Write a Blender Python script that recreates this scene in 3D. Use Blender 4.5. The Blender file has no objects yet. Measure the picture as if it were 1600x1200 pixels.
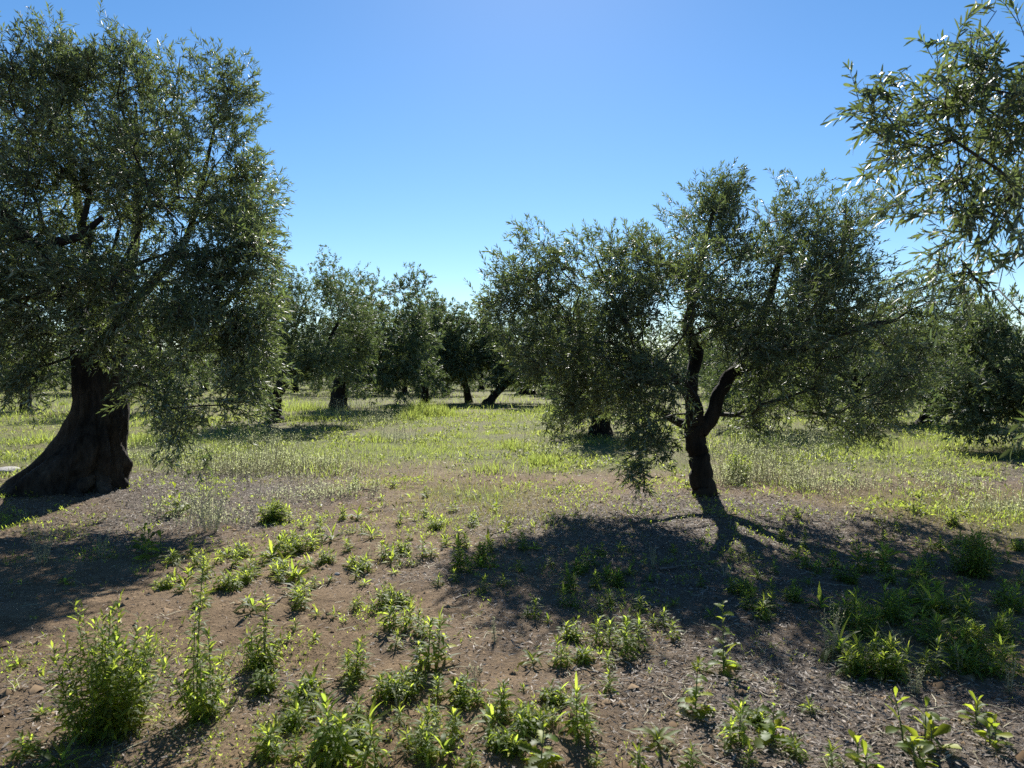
import bpy, math, random
import numpy as np
from mathutils import Vector, Matrix

# ------------------------------------------------------------------ camera, sky, sun, exposure
SC = bpy.context.scene
COL = SC.collection
F, CX, CY, HZ, CAMH = 1110.0, 800.0, 600.0, 580.0, 1.6      # focal length in photo pixels, centre, horizon, eye height
PITCH = math.atan((CY - HZ) / F)
cam_d = bpy.data.cameras.new('camera')
cam_d.sensor_width = 36.0
cam_d.lens = 36.0 * F / 1600.0
cam_d.clip_start = 0.05
cam_d.clip_end = 3000.0
cam = bpy.data.objects.new('camera', cam_d)
COL.objects.link(cam)
cam_d.dof.use_dof = True
cam_d.dof.focus_distance = 7.0
cam_d.dof.aperture_fstop = 4.0
cam.location = (0, 0, CAMH)
cam.rotation_euler = (math.radians(90) - PITCH, 0, 0)
SC.camera = cam

SUN_EL, SUN_AZ = math.radians(37.0), math.radians(2.0)       # azimuth measured from +Y towards +X
world = bpy.data.worlds.new('World')
SC.world = world
world.use_nodes = True
wn = world.node_tree.nodes
wl = world.node_tree.links
wn.clear()
wo = wn.new('ShaderNodeOutputWorld')
wb = wn.new('ShaderNodeBackground')
sky = wn.new('ShaderNodeTexSky')
sky.sky_type = 'NISHITA'
sky.sun_disc = False
sky.sun_elevation = SUN_EL
sky.sun_rotation = SUN_AZ
sky.altitude = 100.0
sky.air_density = 1.0
sky.dust_density = 0.08
sky.ozone_density = 3.6
wb.inputs['Strength'].default_value = 0.062
hsv = wn.new('ShaderNodeHueSaturation')
hsv.inputs['Saturation'].default_value = 1.2
wl.new(sky.outputs[0], hsv.inputs['Color'])
wl.new(hsv.outputs[0], wb.inputs[0])
wl.new(wb.outputs[0], wo.inputs[0])

sd = bpy.data.lights.new('sun', 'SUN')
sd.energy = 5.0
sd.angle = math.radians(0.53)
sd.color = (1.0, 0.96, 0.89)
so = bpy.data.objects.new('sun', sd)
COL.objects.link(so)
SUNV = Vector((math.sin(SUN_AZ) * math.cos(SUN_EL), math.cos(SUN_AZ) * math.cos(SUN_EL), math.sin(SUN_EL)))
so.rotation_euler = (-SUNV).to_track_quat('-Z', 'Y').to_euler()
so.location = SUNV * 60

vs = SC.view_settings
vs.view_transform = 'Standard'
vs.look = 'None'
vs.exposure = 1.18
vs.gamma = 1.0
vs.use_curve_mapping = False
cy = SC.cycles
cy.max_bounces = 6
cy.diffuse_bounces = 3
cy.glossy_bounces = 2
cy.transmission_bounces = 4
cy.transparent_max_bounces = 4
cy.caustics_reflective = False
cy.caustics_refractive = False
cy.use_denoising = False
cy.use_adaptive_sampling = False
cy.sample_clamp_indirect = 4.0

random.seed(7)
RNG = np.random.default_rng(7)

# ------------------------------------------------------------------ ground shape and placing
def _hash(ix, iy, s):
    h = (ix.astype(np.int64) * 374761393 + iy.astype(np.int64) * 668265263 + s * 982451653) & 0xffffffff
    h = ((h ^ (h >> 13)) * 1274126177) & 0xffffffff
    h = (h ^ (h >> 16)) & 0xffffffff
    return h / 4294967295.0

def vnoise(x, y, s=0):
    x = np.asarray(x, float); y = np.asarray(y, float)
    ix = np.floor(x); iy = np.floor(y)
    fx = x - ix; fy = y - iy
    fx = fx * fx * (3 - 2 * fx); fy = fy * fy * (3 - 2 * fy)
    a = _hash(ix, iy, s); b = _hash(ix + 1, iy, s); c = _hash(ix, iy + 1, s); d = _hash(ix + 1, iy + 1, s)
    return (a * (1 - fx) + b * fx) * (1 - fy) + (c * (1 - fx) + d * fx) * fy

MOUNDS = [(2.33, 8.6, 0.10, 0.9), (-5.5, 9.3, 0.12, 1.3)]
def height(x, y):
    x = np.asarray(x, float); y = np.asarray(y, float)
    h = 0.09 * (vnoise(x * .22, y * .22, 1) - .5) + 0.05 * (vnoise(x * .9, y * .9, 2) - .5)
    h = h + 0.022 * (vnoise(x * 3.1, y * 3.1, 3) - .5) + 0.014 * (vnoise(x * 8.3, y * 8.3, 4) - .5)
    far = np.clip((y - 12) / 30, 0, 1)
    h = h + far * 0.25 * (vnoise(x * .06, y * .06, 5) - .5)
    for mx, my, mh, mr in MOUNDS:
        h = h + mh * np.exp(-((x - mx) ** 2 + (y - my) ** 2) / (2 * mr * mr))
    return h

def ray(px, py):
    u = (px - CX) / F; v = (CY - py) / F
    return (u, math.cos(PITCH) + v * math.sin(PITCH), v * math.cos(PITCH) - math.sin(PITCH))

def at(px, py, d):                      # the point at depth d behind a spot of the photograph
    r = ray(px, py); k = d / r[1]
    return np.array((r[0] * k, d, CAMH + r[2] * k))

def ground(px, py):                     # where that line of sight meets the ground
    r = ray(px, py)
    z = 0.0
    for _ in range(4):
        k = (z - CAMH) / r[2]
        z = float(height(r[0] * k, r[1] * k))
    return np.array((r[0] * k, r[1] * k, z))

def topix(x, y):                        # ground position to photo pixel, for the ground-cover maps
    z = -CAMH
    fwd = y * math.cos(PITCH) - z * math.sin(PITCH)
    up = y * math.sin(PITCH) + z * math.cos(PITCH)
    return CX + F * x / fwd, CY - F * up / fwd

# ------------------------------------------------------------------ mesh helpers
def make_mesh(name, verts, faces, mats=(), tint=None, smooth=False, midx=None):
    """faces: list of int arrays (n,3) or (n,4)"""
    me = bpy.data.meshes.new(name)
    verts = np.asarray(verts, np.float32).reshape(-1, 3)
    faces = [np.asarray(f, np.int32) for f in faces if len(f)]
    me.vertices.add(len(verts))
    me.vertices.foreach_set('co', verts.ravel())
    loops = np.concatenate([f.ravel() for f in faces])
    tot = np.concatenate([np.full(len(f), f.shape[1], np.int32) for f in faces])
    start = np.concatenate([[0], np.cumsum(tot)[:-1]]).astype(np.int32)
    me.loops.add(len(loops))
    me.loops.foreach_set('vertex_index', loops)
    me.polygons.add(len(tot))
    me.polygons.foreach_set('loop_start', start)
    me.polygons.foreach_set('loop_total', tot)
    for m in mats:
        me.materials.append(m)
    if midx is not None:
        me.polygons.foreach_set('material_index', np.asarray(midx, np.int32))
    me.update(calc_edges=True)
    if smooth:
        me.polygons.foreach_set('use_smooth', np.ones(len(tot), bool))
    if tint is not None:
        a = me.attributes.new('tint', 'FLOAT', 'POINT')
        a.data.foreach_set('value', np.asarray(tint, np.float32).ravel())
    return me

def obj(name, data, parent=None, loc=None):
    o = bpy.data.objects.new(name, data)
    COL.objects.link(o)
    if parent is not None:
        o.parent = parent
    if loc is not None:
        o.location = loc
    return o

def tag(o, label=None, cat=None, group=None, kind=None):
    if label: o['label'] = label
    if cat: o['category'] = cat
    if group: o['group'] = group
    if kind: o['kind'] = kind
    return o

def norm(v):
    return v / np.maximum(np.linalg.norm(v, axis=-1, keepdims=True), 1e-9)

class Buf:
    def __init__(s): s.v = []; s.f3 = []; s.f4 = []; s.t = []; s.n = 0
    def add(s, v, f3=None, f4=None, t=0.5):
        v = np.asarray(v, float).reshape(-1, 3)
        if f3 is not None and len(f3): s.f3.append(np.asarray(f3) + s.n)
        if f4 is not None and len(f4): s.f4.append(np.asarray(f4) + s.n)
        s.v.append(v)
        s.t.append(np.full(len(v), t) if np.isscalar(t) else np.asarray(t, float).ravel())
        s.n += len(v)
    def mesh(s, name, mats, smooth=False):
        fs = []
        if s.f3: fs.append(np.concatenate(s.f3))
        if s.f4: fs.append(np.concatenate(s.f4))
        return make_mesh(name, np.concatenate(s.v), fs, mats, np.concatenate(s.t), smooth)

def tube(buf, pts, rad, seg=6, gnarl=0.0, seed=0, t=0.5, cap=True, lobes=0.0):
    pts = np.asarray(pts, float); rad = np.asarray(rad, float)
    n = len(pts)
    tan = np.gradient(pts, axis=0); tan = norm(tan)
    ref = np.array((0.83, 0.31, 0.46)) if abs(tan[:, 2]).mean() > .5 else np.array((0.11, 0.2, 0.97))
    a = norm(np.cross(tan, ref)); b = np.cross(tan, a)
    th = np.linspace(0, 2 * np.pi, seg, endpoint=False)
    r = np.repeat(rad[:, None], seg, 1)
    if gnarl > 0:
        k = np.linspace(0, n * .8, n)[:, None]
        r = r * (1 + gnarl * (vnoise(np.cos(th)[None] * 1.6 + 9 + k * .25, np.sin(th)[None] * 1.6 + k * .55 + seed * 7.3, seed) - .5) * 2)
        r = r * (1 + .5 * gnarl * (vnoise(th[None] * 2.5 + k * .15, k * 1.1 + seed, seed + 5) - .5) * 2)
    if lobes > 0:
        r = r * (1 + lobes * np.sin(th[None] * 5 + np.linspace(0, 2.2, n)[:, None] + seed) * np.linspace(1, .25, n)[:, None])
    v = pts[:, None] + a[:, None] * (np.cos(th)[None, :, None] * r[..., None]) + b[:, None] * (np.sin(th)[None, :, None] * r[..., None])
    i = np.arange(n - 1)[:, None] * seg; j = np.arange(seg)[None]; j2 = (j + 1) % seg
    q = np.stack([i + j, i + j2, i + seg + j2, i + seg + j], -1).reshape(-1, 4)
    v = v.reshape(-1, 3)
    f3 = None
    if cap:
        v = np.vstack([v, pts[-1] + tan[-1] * rad[-1] * .5])
        base = (n - 1) * seg
        f3 = np.stack([base + np.arange(seg), base + (np.arange(seg) + 1) % seg, np.full(seg, n * seg)], -1)
    buf.add(v, f3, q, t)

def spline(pts, k=6):
    """Catmull-Rom resampling of points (any dimension)"""
    p = np.asarray(pts, float)
    p = np.vstack([2 * p[0] - p[1], p, 2 * p[-1] - p[-2]])
    out = []
    for i in range(1, len(p) - 2):
        for t in np.linspace(0, 1, k, endpoint=False):
            out.append(.5 * (2 * p[i] + (p[i + 1] - p[i - 1]) * t + (2 * p[i - 1] - 5 * p[i] + 4 * p[i + 1] - p[i + 2]) * t * t + (3 * p[i] - p[i - 1] - 3 * p[i + 1] + p[i + 2]) * t ** 3))
    out.append(p[-2])
    return np.array(out)

# leaf templates: (along, across, up) in leaf lengths / widths / lengths
LEAF_FAST = (np.array([(0, 0, 0), (.45, .5, .03), (1, 0, -.03), (.45, -.5, .03)]), np.array([(0, 2, 1), (0, 3, 2)]))
LEAF_FINE = (np.array([(0, 0, 0), (.22, .36, .035), (.25, 0, .02), (.22, -.36, .035), (.58, .5, .03), (.6, 0, .012), (.58, -.5, .03),
                       (.85, .28, -.005), (.85, 0, -.015), (.85, -.28, -.005), (1, 0, -.05)]),
             np.array([(0, 2, 1), (0, 3, 2), (1, 2, 5), (1, 5, 4), (2, 3, 6), (2, 6, 5), (4, 5, 8), (4, 8, 7), (5, 6, 9), (5, 9, 8), (7, 8, 10), (8, 9, 10)]))

def leaf_batch(buf, pos, dirs, nrm, L, W, tint, tpl=LEAF_FAST):
    tv, tf = tpl
    side = norm(np.cross(nrm, dirs)); nrm = np.cross(dirs, side)
    n = len(pos); m = len(tv)
    v = (pos[:, None] + dirs[:, None] * (tv[None, :, 0:1] * L[:, None, None]) + side[:, None] * (tv[None, :, 1:2] * W[:, None, None])
         + nrm[:, None] * (tv[None, :, 2:3] * L[:, None, None]))
    f = (np.arange(n)[:, None, None] * m + tf[None]).reshape(-1, 3)
    buf.add(v.reshape(-1, 3), f, None, np.repeat(tint, m))

# ------------------------------------------------------------------ materials
def dim(c, k):
    return tuple(v * k for v in c)

def nmat(name):
    m = bpy.data.materials.new(name)
    m.use_nodes = True
    nt = m.node_tree
    nt.nodes.clear()
    return m, nt, nt.nodes, nt.links

def leaf_mat(name, top, under, glow, trans=.3, rough=.42, yellow=(.3, .24, .05), yfrom=.93, spec=.5, vary=.5):
    """two-sided leaf: upper face, lower face, light let through; tint = one number per leaf"""
    top, under, glow, yellow, spec = dim(top, .66), dim(under, .62), dim(glow, .74), dim(yellow, .68), spec * .72
    m, nt, N, Lk = nmat(name)
    out = N.new('ShaderNodeOutputMaterial')
    geo = N.new('ShaderNodeNewGeometry')
    att = N.new('ShaderNodeAttribute'); att.attribute_name = 'tint'
    oi = N.new('ShaderNodeObjectInfo')
    add = N.new('ShaderNodeMath'); add.operation = 'MULTIPLY_ADD'
    Lk.new(oi.outputs['Random'], add.inputs[0]); add.inputs[1].default_value = .35; Lk.new(att.outputs['Fac'], add.inputs[2])
    fr = N.new('ShaderNodeMath'); fr.operation = 'FRACT'; Lk.new(add.outputs[0], fr.inputs[0])
    mx = N.new('ShaderNodeMix'); mx.data_type = 'RGBA'
    mx.inputs[6].default_value = (*top, 1); mx.inputs[7].default_value = (*under, 1)
    Lk.new(geo.outputs['Backfacing'], mx.inputs[0])
    yr = N.new('ShaderNodeMapRange'); yr.inputs[1].default_value = yfrom; yr.inputs[2].default_value = min(1, yfrom + .05)
    Lk.new(fr.outputs[0], yr.inputs[0])
    my = N.new('ShaderNodeMix'); my.data_type = 'RGBA'; my.inputs[7].default_value = (*yellow, 1)
    Lk.new(yr.outputs[0], my.inputs[0]); Lk.new(mx.outputs[2], my.inputs[6])
    vr = N.new('ShaderNodeMapRange'); vr.inputs[3].default_value = 1 - vary; vr.inputs[4].default_value = 1 + vary
    Lk.new(fr.outputs[0], vr.inputs[0])
    hs = N.new('ShaderNodeHueSaturation'); Lk.new(my.outputs[2], hs.inputs['Color']); Lk.new(vr.outputs[0], hs.inputs['Value'])
    hr = N.new('ShaderNodeMapRange'); hr.inputs[3].default_value = .49; hr.inputs[4].default_value = .515
    mul = N.new('ShaderNodeMath'); mul.operation = 'MULTIPLY'; mul.inputs[1].default_value = 7.31
    fr2 = N.new('ShaderNodeMath'); fr2.operation = 'FRACT'
    Lk.new(fr.outputs[0], mul.inputs[0]); Lk.new(mul.outputs[0], fr2.inputs[0]); Lk.new(fr2.outputs[0], hr.inputs[0]); Lk.new(hr.outputs[0], hs.inputs['Hue'])
    pb = N.new('ShaderNodeBsdfPrincipled')
    Lk.new(hs.outputs[0], pb.inputs['Base Color'])
    pb.inputs['Roughness'].default_value = rough
    pb.inputs['Specular IOR Level'].default_value = spec
    tr = N.new('ShaderNodeBsdfTranslucent')
    hg = N.new('ShaderNodeHueSaturation'); hg.inputs['Color'].default_value = (*glow, 1)
    Lk.new(vr.outputs[0], hg.inputs['Value']); Lk.new(hr.outputs[0], hg.inputs['Hue'])
    Lk.new(hg.outputs[0], tr.inputs[0])
    ms = N.new('ShaderNodeMixShader'); ms.inputs[0].default_value = trans
    Lk.new(pb.outputs[0], ms.inputs[1]); Lk.new(tr.outputs[0], ms.inputs[2]); Lk.new(ms.outputs[0], out.inputs[0])
    return m

def bark_mat(name, dark, light, scale=1.0, bump=.6):
    m, nt, N, Lk = nmat(name)
    out = N.new('ShaderNodeOutputMaterial'); pb = N.new('ShaderNodeBsdfPrincipled')
    tc = N.new('ShaderNodeTexCoord'); mp = N.new('ShaderNodeMapping')
    mp.inputs['Scale'].default_value = (9 * scale, 9 * scale, 2.2 * scale)
    Lk.new(tc.outputs['Object'], mp.inputs[0])
    n1 = N.new('ShaderNodeTexNoise'); n1.inputs['Scale'].default_value = 3; n1.inputs['Detail'].default_value = 8; n1.inputs['Roughness'].default_value = .7
    Lk.new(mp.outputs[0], n1.inputs['Vector'])
    n2 = N.new('ShaderNodeTexNoise'); n2.inputs['Scale'].default_value = 2.6 * scale; n2.inputs['Detail'].default_value = 3
    Lk.new(tc.outputs['Object'], n2.inputs['Vector'])
    ad = N.new('ShaderNodeMath'); ad.operation = 'MULTIPLY'; Lk.new(n1.outputs[0], ad.inputs[0]); Lk.new(n2.outputs[0], ad.inputs[1])
    cr = N.new('ShaderNodeValToRGB')
    cr.color_ramp.elements[0].position = .14; cr.color_ramp.elements[0].color = (*dark, 1)
    cr.color_ramp.elements[1].position = .42; cr.color_ramp.elements[1].color = (*light, 1)
    Lk.new(ad.outputs[0], cr.inputs[0]); Lk.new(cr.outputs[0], pb.inputs['Base Color'])
    pb.inputs['Roughness'].default_value = .9
    pb.inputs['Specular IOR Level'].default_value = .2
    bp = N.new('ShaderNodeBump'); bp.inputs['Strength'].default_value = bump; bp.inputs['Distance'].default_value = .03 if bump < .9 else .09
    Lk.new(n1.outputs[0], bp.inputs['Height']); Lk.new(bp.outputs[0], pb.inputs['Normal'])
    Lk.new(pb.outputs[0], out.inputs[0])
    return m

def plain_mat(name, c1, c2, rough=.8, scale=8, tinted=False, spec=.3, bump=0):
    c1, c2, spec = dim(c1, .66), dim(c2, .66), spec * .7
    m, nt, N, Lk = nmat(name)
    out = N.new('ShaderNodeOutputMaterial'); pb = N.new('ShaderNodeBsdfPrincipled')
    mx = N.new('ShaderNodeMix'); mx.data_type = 'RGBA'
    mx.inputs[6].default_value = (*c1, 1); mx.inputs[7].default_value = (*c2, 1)
    if tinted:
        att = N.new('ShaderNodeAttribute'); att.attribute_name = 'tint'; Lk.new(att.outputs['Fac'], mx.inputs[0])
    else:
        tc = N.new('ShaderNodeTexCoord'); n1 = N.new('ShaderNodeTexNoise'); n1.inputs['Scale'].default_value = scale; n1.inputs['Detail'].default_value = 6
        Lk.new(tc.outputs['Object'], n1.inputs['Vector'])
        rp = N.new('ShaderNodeMapRange'); rp.inputs[1].default_value = .35; rp.inputs[2].default_value = .65
        Lk.new(n1.outputs[0], rp.inputs[0]); Lk.new(rp.outputs[0], mx.inputs[0])
        if bump:
            bp = N.new('ShaderNodeBump'); bp.inputs['Strength'].default_value = bump; bp.inputs['Distance'].default_value = .02
            Lk.new(n1.outputs[0], bp.inputs['Height']); Lk.new(bp.outputs[0], pb.inputs['Normal'])
    Lk.new(mx.outputs[2], pb.inputs['Base Color'])
    pb.inputs['Roughness'].default_value = rough
    pb.inputs['Specular IOR Level'].default_value = spec
    Lk.new(pb.outputs[0], out.inputs[0])
    return m

M_OLIVE = leaf_mat('olive_leaf', (.092, .125, .062), (.31, .355, .25), (.23, .3, .07), .32, .5, (.26, .21, .08), .965, .5, .5)
M_OLIVE_FAR = leaf_mat('olive_leaf_far', (.095, .128, .062), (.27, .31, .2), (.2, .27, .07), .27, .6, (.2, .18, .08), .95, .35, .45)
M_WEED = leaf_mat('weed_leaf', (.13, .19, .045), (.16, .23, .075), (.56, .68, .08), .6, .55, (.42, .42, .04), .86, .35, .4)
M_SILVER = leaf_mat('pale_weed_leaf', (.24, .26, .15), (.28, .3, .18), (.6, .63, .34), .6, .6, (.66, .6, .38), .78, .25, .35)
M_LIME = leaf_mat('lime_weed_leaf', (.13, .2, .035), (.16, .22, .06), (.5, .6, .05), .62, .5, (.4, .42, .03), .85, .4, .3)
M_LOW = leaf_mat('low_weed_leaf', (.11, .145, .045), (.13, .165, .06), (.42, .49, .09), .58, .5, (.55, .5, .2), .74, .3, .4)
M_GRASS = leaf_mat('grass_blade', (.11, .15, .04), (.11, .15, .04), (.42, .50, .10), .6, .55, (.6, .52, .24), .7, .35, .4)
M_DRYGRASS = leaf_mat('dry_grass_blade', (.22, .2, .06), (.22, .2, .06), (.42, .38, .09), .45, .55, (.42, .33, .15), .6, .3, .4)
M_BARK = bark_mat('olive_bark', (.006, .005, .004), (.042, .034, .027))
M_BARK_OLD = bark_mat('old_olive_bark', (.005, .004, .0035), (.095, .08, .062), .7, 1.0)
M_TWIG = plain_mat('olive_twig', (.035, .03, .024), (.10, .09, .07), .8, tinted=True)
M_STEM = plain_mat('weed_stem', (.10, .17, .05), (.17, .19, .08), .6, tinted=True)
M_PALESTEM = plain_mat('pale_stem', (.4, .38, .22), (.6, .54, .36), .7, tinted=True)
M_LITTER = plain_mat('dead_leaf', (.095, .073, .056), (.48, .4, .32), .62, tinted=True, spec=.3)
M_CLOD = plain_mat('soil_clod', (.165, .108, .06), (.38, .27, .165), .95, tinted=True, spec=.15)
M_STICK = plain_mat('dead_stick', (.12, .09, .07), (.26, .22, .18), .8, 30)
M_STONE = plain_mat('pale_stone', (.34, .31, .28), (.55, .52, .48), .85, 14, bump=.5)

def soil_mat():
    m, nt, N, Lk = nmat('orchard_soil')
    out = N.new('ShaderNodeOutputMaterial'); pb = N.new('ShaderNodeBsdfPrincipled')
    tc = N.new('ShaderNodeTexCoord')
    def noise(sc, det=6, ro=.6):
        n = N.new('ShaderNodeTexNoise'); n.inputs['Scale'].default_value = sc; n.inputs['Detail'].default_value = det; n.inputs['Roughness'].default_value = ro
        Lk.new(tc.outputs['Object'], n.inputs['Vector']); return n
    def mix(fac, a, b):
        x = N.new('ShaderNodeMix'); x.data_type = 'RGBA'
        for s, i in ((a, 6), (b, 7)):
            if isinstance(s, tuple): x.inputs[i].default_value = (*dim(s, .68), 1)
            else: Lk.new(s, x.inputs[i])
        Lk.new(fac, x.inputs[0]); return x.outputs[2]
    def rng(s, a, b):
        r = N.new('ShaderNodeMapRange'); r.inputs[1].default_value = a; r.inputs[2].default_value = b; Lk.new(s, r.inputs[0]); return r.outputs[0]
    a = noise(1.1); b = noise(9, 8, .7); c = noise(60, 6, .7); d = noise(220, 3, .6)
    col = mix(rng(b.outputs[0], .36, .64), (.158, .103, .055), (.29, .2, .115))
    col = mix(rng(a.outputs[0], .5, .68), col, (.36, .25, .148))
    col = mix(rng(c.outputs[0], .53, .64), col, (.07, .045, .03))
    col = mix(rng(d.outputs[0], .6, .72), col, (.38, .28, .17))
    cov = N.new('ShaderNodeAttribute'); cov.attribute_name = 'cover'
    lit = N.new('ShaderNodeAttribute'); lit.attribute_name = 'litter'
    lcol = mix(rng(c.outputs[0], .38, .62), (.085, .067, .052), (.27, .22, .175))
    col = mix(lit.outputs['Fac'], col, lcol)
    gcol = mix(rng(b.outputs[0], .35, .65), (.13, .165, .045), (.28, .25, .10))
    gcol = mix(rng(d.outputs[0], .45, .6), gcol, (.07, .085, .025))
    col = mix(cov.outputs['Fac'], col, gcol)
    Lk.new(col, pb.inputs['Base Color'])
    pb.inputs['Roughness'].default_value = .95; pb.inputs['Specular IOR Level'].default_value = .15
    s1 = N.new('ShaderNodeMath'); s1.operation = 'MULTIPLY_ADD'; Lk.new(c.outputs[0], s1.inputs[0]); s1.inputs[1].default_value = .5; Lk.new(b.outputs[0], s1.inputs[2])
    s2 = N.new('ShaderNodeMath'); s2.operation = 'MULTIPLY_ADD'; Lk.new(d.outputs[0], s2.inputs[0]); s2.inputs[1].default_value = .22; Lk.new(s1.outputs[0], s2.inputs[2])
    bp = N.new('ShaderNodeBump'); bp.inputs['Strength'].default_value = 1.0; bp.inputs['Distance'].default_value = .028
    Lk.new(s2.outputs[0], bp.inputs['Height']); Lk.new(bp.outputs[0], pb.inputs['Normal'])
    Lk.new(pb.outputs[0], out.inputs[0])
    return m

# ------------------------------------------------------------------ ground-cover maps (functions of the ground position)
def bump2(x, y, cx, cy_, rx, ry):
    return np.exp(-(((x - cx) / rx) ** 2 + ((y - cy_) / ry) ** 2))

def litter_map(x, y):
    l = 1.25 * bump2(x, y, 1.9, 7.2, 2.3, 1.7) + 1.2 * bump2(x, y, 1.4, 3.65, .7, .7) + 1.0 * bump2(x, y, 1.9, 3.0, 1.1, .5) + .45 * bump2(x, y, 1.3, 5.2, 1.5, .9)
    l = l + 1.2 * bump2(x, y, -4.3, 9.6, 2.1, 1.7) + .8 * bump2(x, y, -3.7, 7.4, 1.3, 1.2) + .5 * bump2(x, y, -2.2, 3.2, 1.5, .8)
    l = l + 1.1 * bump2(x, y, 8.6, 10.6, 2.0, 1.6) + .9 * bump2(x, y, -6.6, 21, 2.5, 2.0)
    n = vnoise(x * 1.7, y * 1.7, 21) * .6 + vnoise(x * 5, y * 5, 22) * .4
    return np.clip((l + (n - .55) * .9), 0, 1)

def cover_map(x, y):
    c = np.clip((y - 9.3 - 1.6 * (vnoise(x * .5, y * .5, 31) - .5) * 2) / 2.6, 0, 1)
    c = np.maximum(c, 1.1 * bump2(x, y, -.45, 9.0, .8, .9))
    c = np.maximum(c, 1.0 * bump2(x, y, 5.6, 8.0, 1.6, 1.3))
    c = np.maximum(c, .55 * bump2(x, y, -.1, 7.6, .9, .8))
    p = vnoise(x * .8, y * .8, 33) * .6 + vnoise(x * 2.6, y * 2.6, 34) * .4
    c = c * np.clip(.35 + 1.2 * p, 0, 1)
    return np.clip(c * (1 - .75 * litter_map(x, y)), 0, 1)

def build_ground():
    def lines(lo, hi, step, far, g=1.09):
        a = list(np.arange(lo, hi, step)); s = step; x = a[-1]
        while x < far: s *= g; x += s; a.append(x)
        return a
    xs = lines(0, 5.6, .066, 900); xs = np.array([-v for v in xs[:0:-1]] + xs)
    ys = lines(2.0, 9.5, .062, 1500); back = lines(0, .3, .1, 300, 1.25); ys = np.array([2.0 - v for v in back[:0:-1]] + ys)
    X, Y = np.meshgrid(xs, ys)
    Z = height(X, Y)
    n, m = X.shape
    v = np.stack([X, Y, Z], -1).reshape(-1, 3)
    i = np.arange(n - 1)[:, None] * m + np.arange(m - 1)[None]
    q = np.stack([i, i + 1, i + m + 1, i + m], -1).reshape(-1, 4)
    me = make_mesh('ground', v, [q], [soil_mat()], None, True)
    for nm, fn in (('litter', litter_map), ('cover', cover_map)):
        a = me.attributes.new(nm, 'FLOAT', 'POINT'); a.data.foreach_set('value', fn(v[:, 0], v[:, 1]).astype(np.float32))
    o = obj('ground', me)
    tag(o, 'brown orchard soil with dead leaves and thin green cover', kind='structure')
build_ground()

# ------------------------------------------------------------------ olive trees
def sprays(leafbuf, twigbuf, C, O, k, rng, spread, Ltw, nl, L, wr, tpl=LEAF_FAST, droop=.25, up=.35, keep=None):
    """k twigs round each clump centre C (outward direction O), nl leaves on each twig"""
    n = len(C) * k
    c = np.repeat(C, k, 0) + np.clip(rng.normal(0, 1, (n, 3)), -1.5, 1.5) * spread
    d = norm(np.repeat(O, k, 0) * .8 + rng.normal(0, .55, (n, 3)) + np.array((0, 0, up)))
    lt = Ltw * rng.uniform(.6, 1.3, n)
    hi = np.repeat(np.clip((C[:, 2] - np.percentile(C[:, 2], 70)) / .6, 0, 1), k)          # upright shoots at the top
    d = norm(d + np.array((0, 0, .55)) * hi[:, None] * rng.uniform(0, 1.3, (n, 1)))
    o = c - d * (lt * .5)[:, None]
    t = (np.arange(nl) // 2 * 2 + 1.2) / (nl + .4)
    t = np.clip(t[None] + rng.uniform(-.04, .04, (n, nl)), .02, 1)
    dr = droop * rng.uniform(.2, 1.6, n)
    pos = o[:, None] + d[:, None] * (t * lt[:, None])[..., None]
    pos[..., 2] -= (t ** 2) * (lt * dr)[:, None]
    tan = np.repeat(d[:, None], nl, 1).copy(); tan[..., 2] -= 2 * t * dr[:, None]; tan = norm(tan)
    a0 = norm(np.cross(d, rng.normal(0, 1, (n, 3)))); b0 = np.cross(d, a0)
    ph = (np.arange(nl) // 2) * (math.pi / 2) + (np.arange(nl) % 2) * math.pi
    ph = ph[None] + rng.normal(0, .35, (n, nl))
    side = a0[:, None] * np.cos(ph)[..., None] + b0[:, None] * np.sin(ph)[..., None]
    ang = rng.uniform(.5, 1.0, (n, nl)) * (1.15 - .6 * t)
    ld = norm(tan * np.cos(ang)[..., None] + side * np.sin(ang)[..., None] + np.array((0, 0, -.12)))
    nr = norm(tan * .9 - side * .45 + rng.normal(0, .35, (n, nl, 3)) + np.array((0, 0, .35)))
    LL = L * rng.uniform(.65, 1.2, (n, nl)) * (1.0 - .25 * np.abs(t - .5) * 2)
    WW = LL * wr * rng.uniform(.8, 1.2, (n, nl))
    ti = np.clip(np.repeat(rng.uniform(0, 1, len(C)), k)[:, None] * .35 + rng.uniform(0, .65, (n, nl)), 0, 1)
    sel = np.ones(n * nl, bool) if keep is None else keep(pos.reshape(-1, 3))
    P, D, NR, l_, w_, t_ = pos.reshape(-1, 3)[sel], ld.reshape(-1, 3)[sel], nr.reshape(-1, 3)[sel], LL.ravel()[sel], WW.ravel()[sel], ti.ravel()[sel]
    if leafbuf is not None:
        leaf_batch(leafbuf, P, D, NR, l_, w_, t_, tpl)
    if twigbuf is not None:                                   # thin three-sided twig
        e = o + d * lt[:, None]; e[:, 2] -= lt * dr
        mid = o + d * (lt * .5)[:, None]; mid[:, 2] -= .25 * lt * dr
        r = .0022
        ring = [a0 * r, (-.5 * a0 + .87 * b0) * r, (-.5 * a0 - .87 * b0) * r]
        v = np.stack([o + ring[0], o + ring[1], o + ring[2], mid + ring[0] * .8, mid + ring[1] * .8, mid + ring[2] * .8, e], 1)
        q = np.array([(0, 1, 4, 3), (1, 2, 5, 4), (2, 0, 3, 5)]); f3 = np.array([(3, 4, 6), (4, 5, 6), (5, 3, 6)])
        b = (np.arange(n) * 7)[:, None, None]
        twigbuf.add(v.reshape(-1, 3), (b + f3).reshape(-1, 3), (b + q).reshape(-1, 4), np.repeat(rng.uniform(0, 1, n), 7))
    return P, D, NR, l_, w_, t_

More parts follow.
